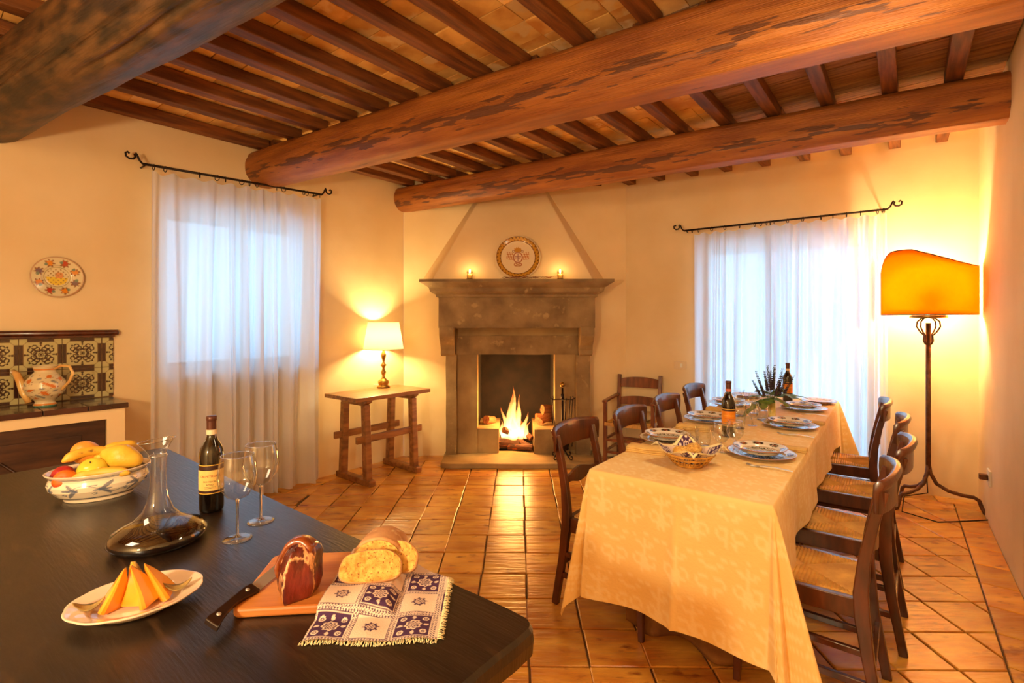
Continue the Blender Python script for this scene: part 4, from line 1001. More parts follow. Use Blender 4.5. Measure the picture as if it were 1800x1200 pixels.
def fold_napkin(w, d, h):
    m = MB(); 
    for k, (z0, z1) in enumerate(((0, .30), (.36, .66), (.70, 1.0))):
        rings = []
        for i in range(9):
            u = i/8; x = (u-.5)*w*(1-.02*k); dz = .002*math.sin(u*7+k)
            rings.append([(x, -d/2, h*z0+dz*.3), (x, d/2-.01, h*z0+dz*.3), (x, d/2, h*(z0+z1)/2), (x, d/2-.01, h*z1+dz), (x, -d/2, h*z1+dz)])
        m.loft(rings)
    return m.mesh('napkin')
nk = fold_napkin(.20, .11, .026); nk.materials.append(m_napkin)
nk2 = fold_napkin(.12, .09, .014); nk2.materials.append(m_napkin)
for p, a, me_, lab in (((.70, 2.555), dta-PI/2+.15, nk, 'folded gold cloth napkin left of the bread basket at the near table corner'), ((1.13, 3.075), dta-PI/2+.1, nk, 'folded gold cloth napkin between the first two left-hand plates'),
                   ((1.56, 3.69), dta-PI/2, nk, 'folded gold cloth napkin beyond the second left-hand plate, partly behind the bottle'), ((1.47, 2.58), dta-PI/2, nk2, 'folded gold napkin at the right rim of the nearest lamp-side plate'), ((1.985, 3.25), dta-PI/2, nk2, 'folded gold napkin at the right rim of the second lamp-side plate')):
    o = obj('napkin', me_, None, None, (p[0], p[1], Z), (0, 0, a)); tag(o, lab, 'napkin', 'folded gold napkins')
# glasses
def goblet(h, rb, stem, foot, label, group, loc, mx=1.0):
    t = thing('wine_glass', label, 'glass', loc, 0, group); bh = h-stem
    m = MB(); m.lathe(dense([(.004, stem), (rb*.55, stem+bh*.10), (rb*.92, stem+bh*.32), (rb, stem+bh*.52), (rb*.93, stem+bh*.8), (rb*.82, h)], .006), 32); obj('bowl', m, m_glass, t)
    m = MB(); m.lathe([(rb*.82+.0012, h-.001), (rb*.82+.0012, h+.001), (rb*.82-.0012, h+.001), (rb*.82-.0012, h-.001), (rb*.82+.0012, h-.001)], 32); obj('rim', m, m_stem, t)
    m = MB(); m.lathe([(0, stem+.006), (.006, stem+.002), (.004, stem-.008), (.0035, stem*.5), (.004, .012), (.007, .006), (0, .004)], 24); obj('stem', m, m_stem, t)
    m = MB(); m.lathe([(.006, .0065), (foot*.35, .0042), (foot*.8, .0022), (foot, .0012), (foot, 0), (.002, 0)], 36); obj('foot', m, m_glass, t)
    return t
def tumbler(h, r, label, group, loc):
    t = thing('tumbler', label, 'glass', loc, 0, group)
    m = MB(); m.lathe([(.001, .006), (r*.80, .006), (r*.88, .03), (r, h*.8), (r*.97, h)], 28); obj('cup', m, m_glass, t)
    m = MB(); m.lathe([(0, 0), (r*.8, 0), (r*.83, .005), (r*.78, .008), (0, .008)], 24); obj('base', m, m_stem, t); return t
gg = 'small glasses on the dining table'
g0 = goblet(.148, .0425, .045, .032, 'stemmed glass directly in front of the near wine bottle, left one', gg, (1.075, 2.545, Z))
for p, lab in (((1.172, 2.60), 'stemmed glass in front of the near wine bottle, right one'), ((1.548, 3.19), 'stemmed glass standing left of the second lamp-side plate'), ((1.90, 3.72), 'stemmed glass right behind the flower vase'), ((1.77, 3.62), 'stemmed glass between the glass jug and the vase')):
    dup_thing(g0, (p[0], p[1], Z), 0, lab)
t0 = tumbler(.112, .041, 'clear tumbler between the bread basket and the left-hand plate', gg, (.935, 2.585, Z))
for p, lab in (((1.025, 2.655), 'clear tumbler between the leftmost tumbler and the stemmed glasses'), ((1.42, 3.10), 'clear tumbler just right of the near wine bottle'), ((1.70, 3.36), 'clear tumbler just left of the flower vase'), ((2.06, 3.97), 'clear tumbler beside the far wine bottle')):
    dup_thing(t0, (p[0], p[1], Z), 0, lab)
t = thing('glass_jug', 'clear glass water jug with handle between the two wine bottles', 'jug', (1.60, 3.52, Z))
m = MB(); m.lathe(dense([(.001,.005),(.05,.005),(.055,.03),(.056,.09),(.048,.13),(.045,.165),(.052,.19)], .01), 32); obj('body', m, m_glass, t)
m = MB(); m.tube([(-.047,-.01,.165), (-.085,-.01,.165), (-.10,-.01,.12), (-.085,-.01,.07), (-.055,-.01,.05)], .006, 8); obj('handle', m, m_stem, t)
m = MB(); m.lathe([(0,0),(.05,0),(.052,.006),(0,.008)], 28); obj('base', m, m_stem, t)

# bottles: shoulders, foil, labels with lettering bent round the glass
def text_on(parent, s, size, R, zc_, a0, mt, name='lettering'):
    cu = bpy.data.curves.new('lettering', 'FONT'); cu.body = s; cu.size = size; cu.align_x = 'CENTER'; cu.align_y = 'CENTER'; cu.resolution_u = 2
    tmp = bpy.data.objects.new('tmp', cu); me = bpy.data.meshes.new_from_object(tmp); bpy.data.objects.remove(tmp); bpy.data.curves.remove(cu)
    for v in me.vertices:
        a = a0+v.co.x/R; v.co = (math.cos(a)*R, math.sin(a)*R, zc_+v.co.y)
    me.materials.clear(); me.materials.append(mt); o = bpy.data.objects.new(name, me); col.objects.link(o); o.parent = parent; return o
def shell(R, a0, a1, z0, z1, n=24):
    m = MB(); m.grid(n, 2, lambda u, v: (math.cos(a0+(a1-a0)*u)*R, math.sin(a0+(a1-a0)*u)*R, z0+(z1-z0)*v)); return m
m_lab_d = mat('dark_label_paper', L(62,30,18), None, rough=.5); m_lab_y = mat('cream_label_paper', L(248,206,120), None, rough=.5); m_lab_o = mat('orange_label_paper', L(222,130,20), None, rough=.5)
m_red = mat('red_ink', L(170,50,30), None, rough=.5); m_blk = mat('brown_ink', L(70,36,20), None, rough=.5); m_goldi = mat('gold_ink', L(244,196,80), None, rough=.4); m_lab_n = mat('white_neck_label', L(230,206,170), None, rough=.5)
def bottle(loc, face, label, orange=False, pink=False):
    t = thing('wine_bottle', label, 'bottle', loc, 0); R = .0375
    m = MB(); m.lathe([(0,.004),(.03,0),(R-.002,.004),(R,.012),(R,.195),(R-.003,.213),(R-.011,.230),(.019,.244),(.0145,.256),(.0135,.275),(.0135,.315),(0,.316)], 40); obj('glass_body', m, m_bottle, t)
    m = MB(); m.lathe([(.0148,.268),(.0152,.305),(.0152,.309),(.0165,.311),(.0165,.322),(.0145,.3245),(0,.325)], 28); obj('foil_capsule', m, m_capsule, t)
    m = MB(); m.lathe([(.0156,.262),(.0158,.279)], 28); obj('neck_band', m, m_lab_n if not pink else mat('pink_band', L(206,110,90), None, rough=.5), t)
    a0, a1 = face-1.35, face+1.35
    obj('label_backing', shell(R+.0005, a0, a1, .066, .165), m_lab_d, t)
    obj('label', shell(R+.0009, a0, a1, .078, .146 if not orange else .152), m_lab_o if orange else m_lab_y, t)
    for z in (.068, .163): obj('label_rule', shell(R+.0010, a0, a1, z-.0012, z+.0012), m_goldi, t)
    ink = m_goldi if orange else m_red
    text_on(t, 'CALPETRONA', .0105, R+.0014, .126, face, ink); text_on(t, 'MONTESCALI', .0070, R+.0014, .1085, face, m_red if orange else m_blk); text_on(t, 'ROSSO', .0070, R+.0014, .098, face, m_red if orange else m_blk)
    for z in (.0905, .086): obj('label_rule', shell(R+.0013, face-.45, face+.45, z-.0005, z+.0005), m_blk, t)
    return t
def facecam(p): return math.atan2(-p[1], -p[0])
bottle((1.262, 2.885, Z), facecam((1.26, 2.88))+.05, 'red wine bottle with orange label at the near half of the dining table', True, True)
bottle((2.30, 4.13, Z), facecam((2.3, 4.13)), 'red wine bottle with orange label at the far end, behind the vase', True)

# vase with lavender and fig leaves
t = thing('flower_vase', 'small pale yellow vase with lavender spikes and green leaves on the dining table', 'vase', (1.832, 3.49, Z))
m = MB(); m.lathe([(0,0),(.024,0),(.025,.01),(.026,.12),(.023,.12),(.022,.012),(0,.012)], 24); obj('vase', m, mat('yellow_vase_glass', L(236,206,110), L(246,224,150), rough=.15, scale=20, coat=.6), t)
m_lav = mat('dark_lavender', L(74,52,62), L(48,34,40), rough=.8, scale=60); m_grn = mat('green_stem', L(96,104,40), None, rough=.6); m_leaf = mat('fig_leaf', L(112,132,50), L(76,100,36), rough=.5, scale=30, rand=.2)
for k in range(16):
    a = k*2.4; sp_ = .02+.0095*k; h = .36-.007*k+.02*math.sin(k*3); tx, ty = math.cos(a)*sp_, math.sin(a)*sp_*.8
    m = MB(); m.tube([(0, 0, .05), (tx*.3, ty*.3, .16), (tx*.75, ty*.75, h*.72), (tx, ty, h)], .0016, 5); o = obj('lavender_stem', m, m_grn, t)
    m = MB()
    for q in range(11):
        f = .60+q*.04; z = h*f; x_, y_ = tx*f, ty*f
        for w in range(3): m.ball((x_+math.cos(w*2.1+q)*.006, y_+math.sin(w*2.1+q)*.006, z), .0062-.0003*q, 6, sz=1.1)
    obj('lavender_spike', m, m_lav, o)
def leaf(ln, wd, lobes, droop):
    m = MB()
    def f(u, v):
        w = wd*math.sin(PI*min(1, u**.8))**.8*(1+.30*math.sin(u*lobes*PI)) if 0 < u < 1 else 0
        y = (v-.5)*2*w; return (u*ln, y, -droop*u*u*ln-.25*abs(y)+.004*math.sin(u*25))
    m.grid(22, 7, f); return m
for k, (a, ln, wd, el, z) in enumerate(((-.15, .17, .034, .35, .17), (2.9, .15, .030, .30, .165), (-1.2, .10, .036, .1, .165), (.5, .13, .03, .55, .18), (-2.4, .12, .034, .1, .16), (3.5, .17, .026, -.05, .155), (1.6, .12, .03, .4, .18), (-.5, .19, .024, .15, .18))):
    o = obj('leaf', leaf(ln*1.3, wd*1.35, 5, .6), m_leaf, t, (math.cos(a)*.01, math.sin(a)*.01, z-.03), (.25*math.sin(k*2.3), -el-.12, a)); 

# bread basket
def folk(x, y, s=1.0):
    """blue-violet and cream woven folk pattern: returns colours for sheet coordinates in metres"""
    n = len(x); c = base(n, (236,208,186)); P_ = .088*s; dk = (72,38,78)
    i = np.floor(x/P_); j = np.floor(y/P_); u = (x/P_) % 1-.5; v = (y/P_) % 1-.5
    dark = ((i+j) % 2 == 0); a, b = np.abs(u), np.abs(v); r = np.hypot(u, v); th = np.arctan2(v, u)
    put(c, dark, dk)
    lt = (240,214,196)
    put(c, dark & (np.abs(r-.17-.02*np.sin(th*8)) < .022), lt); put(c, dark & (r < .13) & ((np.abs(((u+v)*14) % 1-.5) > .38) | (np.abs(((u-v)*14) % 1-.5) > .38)), lt)
    dc = np.hypot(a-.27, b-.27); put(c, dark & (np.abs(dc-.062) < .018), lt); put(c, dark & (dc < .022), lt)
    put(c, dark & (np.hypot((np.maximum(a, b)-.31), np.minimum(a, b)) < .055+.02*np.sin(th*16)), lt, .9)
    put(c, ~dark & (r < .13) & ((np.abs(((u+v)*13) % 1-.5) > .36) | (np.abs(((u-v)*13) % 1-.5) > .36)), dk); put(c, ~dark & (np.abs(r-.14) < .014), dk); put(c, ~dark & (r > .15) & (r < .20+.0*r) & (np.sin(th*8) > .55), dk)
    e = np.maximum(a, b); t_ = np.where(a > b, v, u)
    put(c, e > .425, dk); put(c, (e > .435) & (np.abs((e-.465)*8-.28*np.sin(t_*PI*14)) < .12), lt); put(c, (e > .435) & (np.abs((e-.465)*8+.28*np.sin(t_*PI*14)) < .12), lt)
    put(c, (np.abs(e-.418) < .008), lt)
    return c
t = thing('bread_basket', 'round woven straw bread basket lined with a patterned napkin on the dining table', 'basket', (.825, 2.305, Z))
m_straw = mat('straw', L(216,160,70), L(170,116,44), rough=.6, scale=30, bump=.001)
m = MB(); m.lathe([(0,.002),(.062,.002),(.064,.008),(.078,.020),(.077,.024),(.062,.012),(0,.010)], 36); obj('base_coil', m, m_straw, t)
for z, r in ((.024, .080), (.040, .094), (.044, .097), (.058, .110), (.063, .114)):
    m = MB(); m.tube([(math.cos(k*PI/18)*r, math.sin(k*PI/18)*r, z+.001*math.sin(k*3)) for k in range(37)], .0035, 6); obj('coil', m, m_straw, t)
m = MB()
for k in range(48):
    a = k*2*PI/48; a2 = a+.06*(1 if k % 2 else -1)
    m.tube([(math.cos(a)*.078, math.sin(a)*.078, .018), (math.cos(a2)*.096, math.sin(a2)*.096, .042), (math.cos(a)*.113, math.sin(a)*.113, .062)], .0022, 4)
o = obj('weave', m, m_straw, t); o['kind'] = 'stuff'
n_ = 100; s_ = .163
def napk(u, v):
    x = (u-.5)*2*s_*.72; y = (v-.5)*2*s_*.72; a = .55; X = x*math.cos(a)-y*math.sin(a); Y = x*math.sin(a)+y*math.cos(a)
    r = math.hypot(X, Y); zz = .016+.056*sstep(.05, .118, r)+.030*sstep(.112, .145, r)-.95*max(0, r-.146)+.004*math.sin(X*60)+.004*math.sin(Y*50)
    k = .98 if r < .12 else (.118+(r-.118)*.95)/r
    return (X*k, Y*k, zz)
m = MB(); m.grid(n_, n_, napk); me = m.mesh('liner')
c = folk(np.tile(np.linspace(.001, .2375, n_), n_), np.repeat(np.linspace(.001, .2375, n_), n_), .9)
U_, V_ = np.tile(np.linspace(0, 1, n_), n_), np.repeat(np.linspace(0, 1, n_), n_); put(c, (np.minimum(U_, V_) < .04) | (np.maximum(U_, V_) > .96), (240,222,170))
at = me.color_attributes.new('Col', 'FLOAT_COLOR', 'POINT'); at.data.foreach_set('color', np.c_[c, np.ones(len(c))].ravel()); me.materials.append(m_weave)
li = obj('patterned_liner', me, None, t)
m = MB()
for side in range(4):
    for k in range(60):
        u = k/59; p = {0: (u, 0), 1: (u, 1), 2: (0, u), 3: (1, u)}[side]; q = napk(*p); r = math.hypot(q[0], q[1]); j = rnd.uniform(-.003, .003)
        m.tube([q, (q[0]*(1+.007/r)+j, q[1]*(1+.007/r)-j, q[2]-.002)], .0011, 3)
fr_ = obj('fringe', m, mat('cream_fringe', L(244,226,176), None, rough=.9), li); fr_['kind'] = 'stuff'
m_crumb = mat('bread_crumb', L(238,194,102), L(206,146,62), rough=.85, scale=60, bump=.004, bscale=110, c3=L(150,92,36), c3scale=170, c3ramp=(.58,.66)); m_crust = mat('floured_crust', L(222,170,116), L(176,112,60), rough=.75, scale=9, bump=.002, bscale=50, c3=L(244,214,160), c3scale=14)
for k, (x, y, z, a, e, lab) in enumerate(((.80, 2.31, .062, .3, .45, 'thick bread chunk at the left inside the straw bread basket'), (.855, 2.335, .068, 1.2, -.3, 'thick bread chunk at the right inside the straw bread basket'))):
    m = MB(); m.ball((0, 0, 0), .052, 18, sx=1.0, sy=.75, sz=.5, fn=lambda d: 1+.14*noise.noise(d*3+Vector((k*5, 0, 0)))+.04*noise.noise(d*14))
    tag(obj('bread_piece', m, m_crumb, None, (x, y, Z+z), (e*.5, e*.3, a)), lab, 'bread', 'bread in the basket')
# ---------------------------------------------------------------- big dark kitchen table in the foreground
KZ = .80
ktc = Vector((.061, 1.067, 0)); kt_ang = math.atan2(1.503, -1.863)   # local x from the near-right corner along the far edge, local y towards the camera
kt = thing('kitchen_table', 'large worn almost black wooden kitchen table in the left foreground', 'table', (ktc.x, ktc.y, 0), kt_ang)
KL, KW = 2.394, 1.18
m = MB(); n1 = 60
def top_pt(u, v): return (u*KL, v*KW)
outline = []
def edge(a, b, n, seed):
    for i in range(n):
        t_ = i/n; p = Vector(a).lerp(Vector(b), t_); d = (Vector(b)-Vector(a)).normalized(); nr = Vector((-d.y, d.x)); outline.append(tuple(p+nr*(.004*noise.noise((t_*14+seed, 0, 0))+.002*noise.noise((t_*60, seed, 0)))))
cr = .035
edge((cr, 0), (KL-.02, 0), 50, 1); edge((KL, .02), (KL, KW), 24, 2); edge((KL, KW), (0, KW), 50, 3); edge((0, KW), (0, cr), 24, 4)
for k in range(1, 6):
    a = PI+k*PI/2/6; outline.append((cr+cr*math.cos(a), cr+cr*math.sin(a)))
cen = (KL/2, KW/2)
def ring(off, z): return [(x+(cen[0]-x)/math.hypot(cen[0]-x, cen[1]-y)*off, y+(cen[1]-y)/math.hypot(cen[0]-x, cen[1]-y)*off, z) for x, y in outline]
m.loft([ring(.012, KZ-.062), ring(.002, KZ-.058), ring(0, KZ-.03), ring(.002, KZ-.010), ring(.009, KZ)], True, False)
obj('tabletop', m, m_dark, kt)
m = MB(); m.box(.14, KL-.14, .12, KW-.12, KZ-.17, KZ-.062); obj('apron', m, m_dark, kt)
for x in (.17, KL-.17):
    for y in (.15, KW-.15):
        l = MB(); bar(l, [(0, 0, 0), (0, 0, KZ-.063)], lambda u: .07+.03*u, lambda u: .07+.03*u, Matrix.Translation((x, y, 0))); obj('leg', l, m_dark, kt, bevel=.006)
K = KZ+.0008

# fruit bowl
def vine(x, y, z):
    c = base(len(x), (240,220,190)); th = np.arctan2(y/.115, x/.19)*.17; bl = (98,104,124); n = len(x)
    put(c, (z > .098), (236,214,186)); put(c, (np.abs(z-.088) < .0013) | (np.abs(z-.092) < .0008) | (np.abs(z-.017) < .001), bl)
    s = th/.085; zz = (z-.052)/.03; out = (z > .02) & (z < .084)
    w = .55*np.sin(s*PI); put(c, out & (np.abs(zz-w) < .05) & (np.sin(s*1.7) > -.5), bl, .8)
    for k in range(-6, 7):
        for (ds, dz, sx_, sy_, an) in ((.5, .35, .16, .34, .8), (.5, -.30, .14, .32, -.8), (.38, -.05, .12, .30, 0), (.1, .5, .05, .14, 0)):
            cx, cz = k*1.1+ds, (dz if k % 2 else -dz); a_ = s-cx; b_ = (zz-cz)*.45; ca, sa = math.cos(an), math.sin(an)
            put(c, out & (np.hypot((a_*ca+b_*sa)/sy_, (-a_*sa+b_*ca)/(sx_*.5)) < 1), bl, .85)
        put(c, out & (np.abs(np.hypot((s-k*1.1-.15), (zz+.5)*.5)-.07) < .012), bl)
    return c
bx, by = -1.545, 1.855
ba_ = .58
t = thing('fruit_bowl', 'oval white ceramic bowl painted with blue vines holding fruit on the dark table', 'bowl', (bx, by, K), ba_)
m = MB(); prof = dense([(.001,.004),(.55,.004),(.60,0),(.66,.0),(.68,.010),(.80,.022),(.94,.045),(.97,.062),(.93,.080),(.93,.088),(1.0,.100),(1.01,.104),(.98,.105),(.88,.092),(.90,.06),(.78,.032),(.55,.018),(.001,.016)], .02)
prof2 = []
for (a, b), (c_, d) in zip(prof, prof[1:]):
    nseg = max(1, int(abs(d-b)/.0015)); prof2 += [(a+(c_-a)*i/nseg, b+(d-b)*i/nseg) for i in range(nseg)]
prof2.append(prof[-1]); m.lathe(prof2, 220, sx=.155, sy=.120)
me = m.mesh('bowl'); paint(me, vine); me.materials.append(m_ceramic); obj('bowl', me, None, t)
Rz = Matrix.Rotation(ba_, 3, 'Z')
def inb(x, y, z): v = Rz @ Vector((x*.80, y, 0)); return (bx+v.x, by+v.y, K+z)
m_peach = mat('peach_skin', L(236,120,30), L(200,50,30), rough=.5, scale=9, ramp=(.4,.6)); m_plum = mat('red_nectarine', L(196,56,50), L(150,30,34), rough=.35, scale=8)
m_lemon = mat('lemon_skin', L(240,196,70), L(228,176,50), rough=.4, scale=12, bump=.0012, bscale=130); m_banana = mat('banana_skin', L(238,186,66), L(222,164,48), rough=.45, scale=14, c3=L(120,84,30), c3scale=26, c3ramp=(.64,.72)); m_apple = mat('yellow_apple', L(226,212,70), L(206,194,60), rough=.25, scale=6, coat=.3); m_pear = mat('orange_pear', L(236,166,66), L(220,138,50), rough=.4, scale=14, bump=.001, bscale=60)
m_stalk = mat('brown_stalk', L(80,56,30), None, rough=.8)
def fruit(name, mb, mt, pos, rot, lab, cat, stalk=None):
    o = obj(name, mb, mt, None, inb(*pos), rot); tag(o, lab, cat)
    if stalk: s = MB(); s.tube(stalk, .002, 6); obj('stalk', s, m_stalk, o)
    return o
dim = lambda d: 1-.28*math.exp(-((1-abs(d.z))/.05))*(.6 if d.z > 0 else .3)
m = MB(); m.ball((0,0,0), .036, 20, fn=dim); fruit('peach', m, m_plum, (-.130, .005, .088), (.3, .2, 0), 'dark red nectarine at the left end of the fruit bowl, half hidden', 'fruit')
m = MB(); m.ball((0,0,0), .037, 22, fn=lambda d: dim(d)*(1-.04*math.exp(-(d.x**2)/.01)*(d.y < 0))); fruit('peach', m, m_peach, (-.112, -.050, .083), (1.0, .1, .2), 'orange and red peach at the left front of the fruit bowl', 'fruit', [(0,0,.026),(0,0,.031)])
m = MB(); m.ball((0,0,0), .047, 24, fn=dim); fruit('apple', m, m_apple, (-.022, -.028, .100), (.5, .2, 0), 'yellow-green apple in the middle of the fruit bowl', 'fruit', [(0,0,.033),(.003,0,.048)])
def banana(R, a0, a1, r): 
    m = MB(); pts = [(R*math.cos(a0+(a1-a0)*k/16), R*math.sin(a0+(a1-a0)*k/16), 0) for k in range(17)]
    m.tube(pts, lambda u: r*(min(1, .28+u*5.5) if u < .15 else 1)*(min(1, .22+(1-u)*5) if u > .84 else 1), 7); return m
o = fruit('banana', banana(.17, -.55, .50, .0175), m_banana, (0,0,0), (0,0,0), 'banana lying along the front rim of the fruit bowl', 'fruit'); o.matrix_world = Matrix.Translation(inb(.015, -.072, .098)) @ Matrix.Rotation(ba_-.15, 4, 'Z') @ Matrix.Rotation(.35, 4, 'X') @ Matrix.Rotation(PI/2, 4, 'Z') @ Matrix.Translation((-.165, 0, 0))
o = fruit('banana', banana(.13, -.62, .62, .019), m_banana, (0,0,0), (0,0,0), 'curved banana arching over the top left of the fruit', 'fruit'); o.matrix_world = Matrix.Translation(inb(-.045, .020, .158)) @ Matrix.Rotation(ba_+.35, 4, 'Z') @ Matrix.Rotation(1.0, 4, 'X') @ Matrix.Rotation(PI/2, 4, 'Z') @ Matrix.Translation((-.125, 0, 0))
lem = lambda d: 1+.22*abs(d.x)**7
m = MB(); m.ball((0,0,0), .047, 24, sx=1.12, fn=lem); fruit('lemon', m, m_lemon, (.082, -.012, .135), (.2, .25, ba_-.5), 'large pale yellow lemon on top of the right side of the fruit bowl', 'fruit')
m = MB(); m.ball((0,0,0), .037, 22, sx=1.2, fn=lem); fruit('lemon', m, m_lemon, (.045, .045, .145), (.2, -.35, ba_+.2), 'smaller lemon tucked behind the large lemon', 'fruit')
m = MB(); m.ball((0,0,0), .042, 22, sx=1.0, sz=1.1, fn=lambda d: 1+.12*max(0, d.z)); fruit('pear', m, m_pear, (-.055, .055, .150), (.6, -.7, 0), 'orange-yellow pear at the back left of the fruit bowl', 'fruit')

# decanter with wine
t = thing('decanter', 'wide-based glass wine decanter half filled with red wine on the dark table', 'decanter', (-1.045, 1.462, K))
t.scale = (.93, .93, .97)
m_thick = mat('decanter_glass', (1,1,1,1), None, rough=0); m_thick.node_tree.nodes['Principled BSDF'].inputs['Transmission Weight'].default_value = 1; m_thick.node_tree.nodes['Principled BSDF'].inputs['IOR'].default_value = 1.2
m = MB(); m.lathe([(0,.003),(.09,0),(.122,.006),(.133,.018),(.132,.030),(.118,.046),(.092,.058),(.062,.074),(.041,.098),(.029,.130),(.023,.165),(.0215,.20),(.022,.235),(.0245,.262)], 56); obj('glass_body', m, m_glass, t)
m = MB(); m.lathe([(0,.005),(.09,.003),(.119,.008),(.1295,.019),(.1285,.029),(.1165,.043),(.10,.050),(0,.050)], 56); obj('wine', m, m_wine, t)
m = MB(); T_ = Matrix.Translation((0, 0, .258)) @ Matrix.Rotation(-.12, 4, 'Y'); m.lathe([(.0225,0),(.024,.012),(.036,.032),(.050,.050)], 40, T_); obj('flared_mouth', m, m_glass, t)
m = MB(); m.tube([T_ @ Vector((math.cos(k*PI/20)*.050, math.sin(k*PI/20)*.050, .050)) for k in range(41)], .0014, 6); m2_ = obj('rim', m, m_stem, t)
m = MB(); m.tube([(math.cos(k*PI/20)*.0248, math.sin(k*PI/20)*.0248, .262) for k in range(41)], .0012, 6); obj('collar_ring', m, m_stem, t)

bottle((-1.035, 1.705, K), facecam((-1.035, 1.705))-.12, 'red wine bottle with cream label standing behind the glasses on the dark table')
gk = 'large wine glasses on the dark table'
g1 = goblet(.250, .054, .115, .040, 'large empty wine glass, nearer of the two beside the bottle', gk, (-.822, 1.482, K))
dup_thing(g1, (-.818, 1.612, K), 0, 'large empty wine glass, farther of the two, behind the nearer one')
# oval melon plate
m = MB(); npl = 96
def scal(a): return 1+.022*abs(math.sin(a*5))-.012
rings = []
for (r, z) in dense([(.001,.006),(.55,.006),(.64,.010),(.70,.020),(.92,.028),(.985,.031),(1.0,.030),(.985,.026),(.72,.014),(.60,.002),(.50,0),(.001,0)], .03):
    rings.append([(r*.128*math.cos(2*PI*j/npl)*(scal(2*PI*j/npl) if r > .75 else 1), r*.104*math.sin(2*PI*j/npl)*(scal(2*PI*j/npl) if r > .75 else 1), z) for j in range(npl)])
m.loft(rings, False); pa = .56
o = obj('oval_platter', m, m_ivory, None, (-.852, 1.125, K), (0, 0, pa)); tag(o, 'oval ivory platter with scalloped rim holding melon slices', 'plate')
m_flesh = mat('melon_flesh', L(252,176,50), L(248,142,24), rough=.3, scale=9, coat=.4, bump=.001, bscale=40); m_rind = mat('netted_rind', L(176,140,72), L(128,104,50), rough=.7, scale=70, bump=.002, bscale=90)
def slice_parts(Hh, rad, wd):
    """half of a melon wedge standing on its cut end: flesh ridge in front (-y), rind behind (+y), tip on top"""
    fl2, rd = MB(), MB(); n = 18; rf, rr = [], []
    for i in range(n+1):
        u = i/n; k = max(1-u, .02)**.72; z = Hh*u**.92; by_ = .030*math.cos(u*PI/2)-.010
        w = wd*k; d = rad*k
        rf.append([(-w, by_, z), (-w*.6, by_+.004, z), (w*.6, by_+.004, z), (w, by_, z), (w*.28, by_-d, z), (0, by_-d*1.06, z), (-w*.28, by_-d, z)])
        rr.append([(-w*1.01, by_-.001, z), (-w*.62, by_+.0045, z), (0, by_+.0065, z), (w*.62, by_+.0045, z), (w*1.01, by_-.001, z), (0, by_+.002, z)])
    fl2.loft(rf, True, False); rd.loft(rr); return fl2.mesh('flesh'), rd.mesh('rind')
sf_, sr_ = slice_parts(.098, .044, .024); sf_.materials.append(m_flesh); sr_.materials.append(m_rind)
def melon(pos, X, Y, Zr, lab, s=1):
    t = thing('melon_slice', lab, 'melon', (0,0,0), 0, 'melon slices on the platter'); obj('flesh', sf_, None, t, bevel=.002); obj('rind', sr_, None, t)
    t.matrix_world = Matrix.Translation(pos) @ Matrix.Rotation(Zr, 4, 'Z') @ Matrix.Rotation(Y, 4, 'Y') @ Matrix.Rotation(X, 4, 'X') @ Matrix.Scale(s, 4)
melon((-.898, 1.100, K+.013), 0, .42, .15, 'leftmost melon slice leaning right on the ivory platter')
melon((-.854, 1.122, K+.012), -.05, .05, -1.0, 'middle upright melon slice with its rind facing front left', .98)
melon((-.824, 1.120, K+.013), .05, -.28, .25, 'melon slice leaning left against the middle one on the platter', 1.0)
melon((-.806, 1.152, K+.012), .0, -.42, .7, 'rearmost melon slice at the right end of the group')
for p, lab in (((-.926, 1.084, K+.020), 'small cut melon rind at the left side of the ivory platter'), ((-.782, 1.158, K+.024), 'small cut melon rind at the right side of the ivory platter')):
    m = MB(); rings = []
    for i in range(13):
        u = i/12*2-1; w = .013*math.cos(u*PI/2)**.7+.001; cx_ = u*.028; cz_ = .018*u*u; rings.append([(cx_, -w, cz_+.004), (cx_, -w*.5, cz_), (cx_, w*.5, cz_), (cx_, w, cz_+.004), (cx_, w*.5, cz_+.0045), (cx_, -w*.5, cz_+.0045)])
    m.loft(rings); tag(obj('melon_rind', m, m_rind, None, p, (.1, 0, .5)), lab, 'melon', 'melon rinds on the platter')

# cutting board, knife, ham
m = MB(); bo = []
for cx, cy, a0 in ((.145, .11, 0), (-.145, .11, PI/2), (-.145, -.11, PI), (.145, -.11, 1.5*PI)):
    for k in range(6): bo.append((cx+.02*math.cos(a0+k*PI/10), cy+.02*math.sin(a0+k*PI/10)))
m.prism(bo, 0, .020); m_board = mat('beech_board', L(214,140,66), L(186,110,48), rough=.45, scale=3, stretch=(1,9,9), bump=.0006, bscale=12)
o = obj('cutting_board', m, m_board, None, (-.464, 1.226, K), (0, 0, .10), bevel=.005); tag(o, 'pale wooden cutting board with rounded corners under the ham', 'cutting board')
BZ = K+.0205
t = thing('knife', 'kitchen knife with black riveted handle resting on the board edge left of the ham', 'knife', (-.607, 1.155, BZ), 0)
kd = Vector((.150, .262, 0)).normalized(); ka = math.atan2(kd.y, kd.x)
ka = math.radians(80); t.rotation_euler = (0, 0, ka); t.location = (-.600, 1.150, BZ+.0075)
t.rotation_mode = 'QUATERNION'; t.rotation_quaternion = (Matrix.Rotation(ka, 3, 'Z') @ Matrix.Rotation(-.045, 3, 'Y') @ Matrix.Rotation(.42, 3, 'X')).to_quaternion()
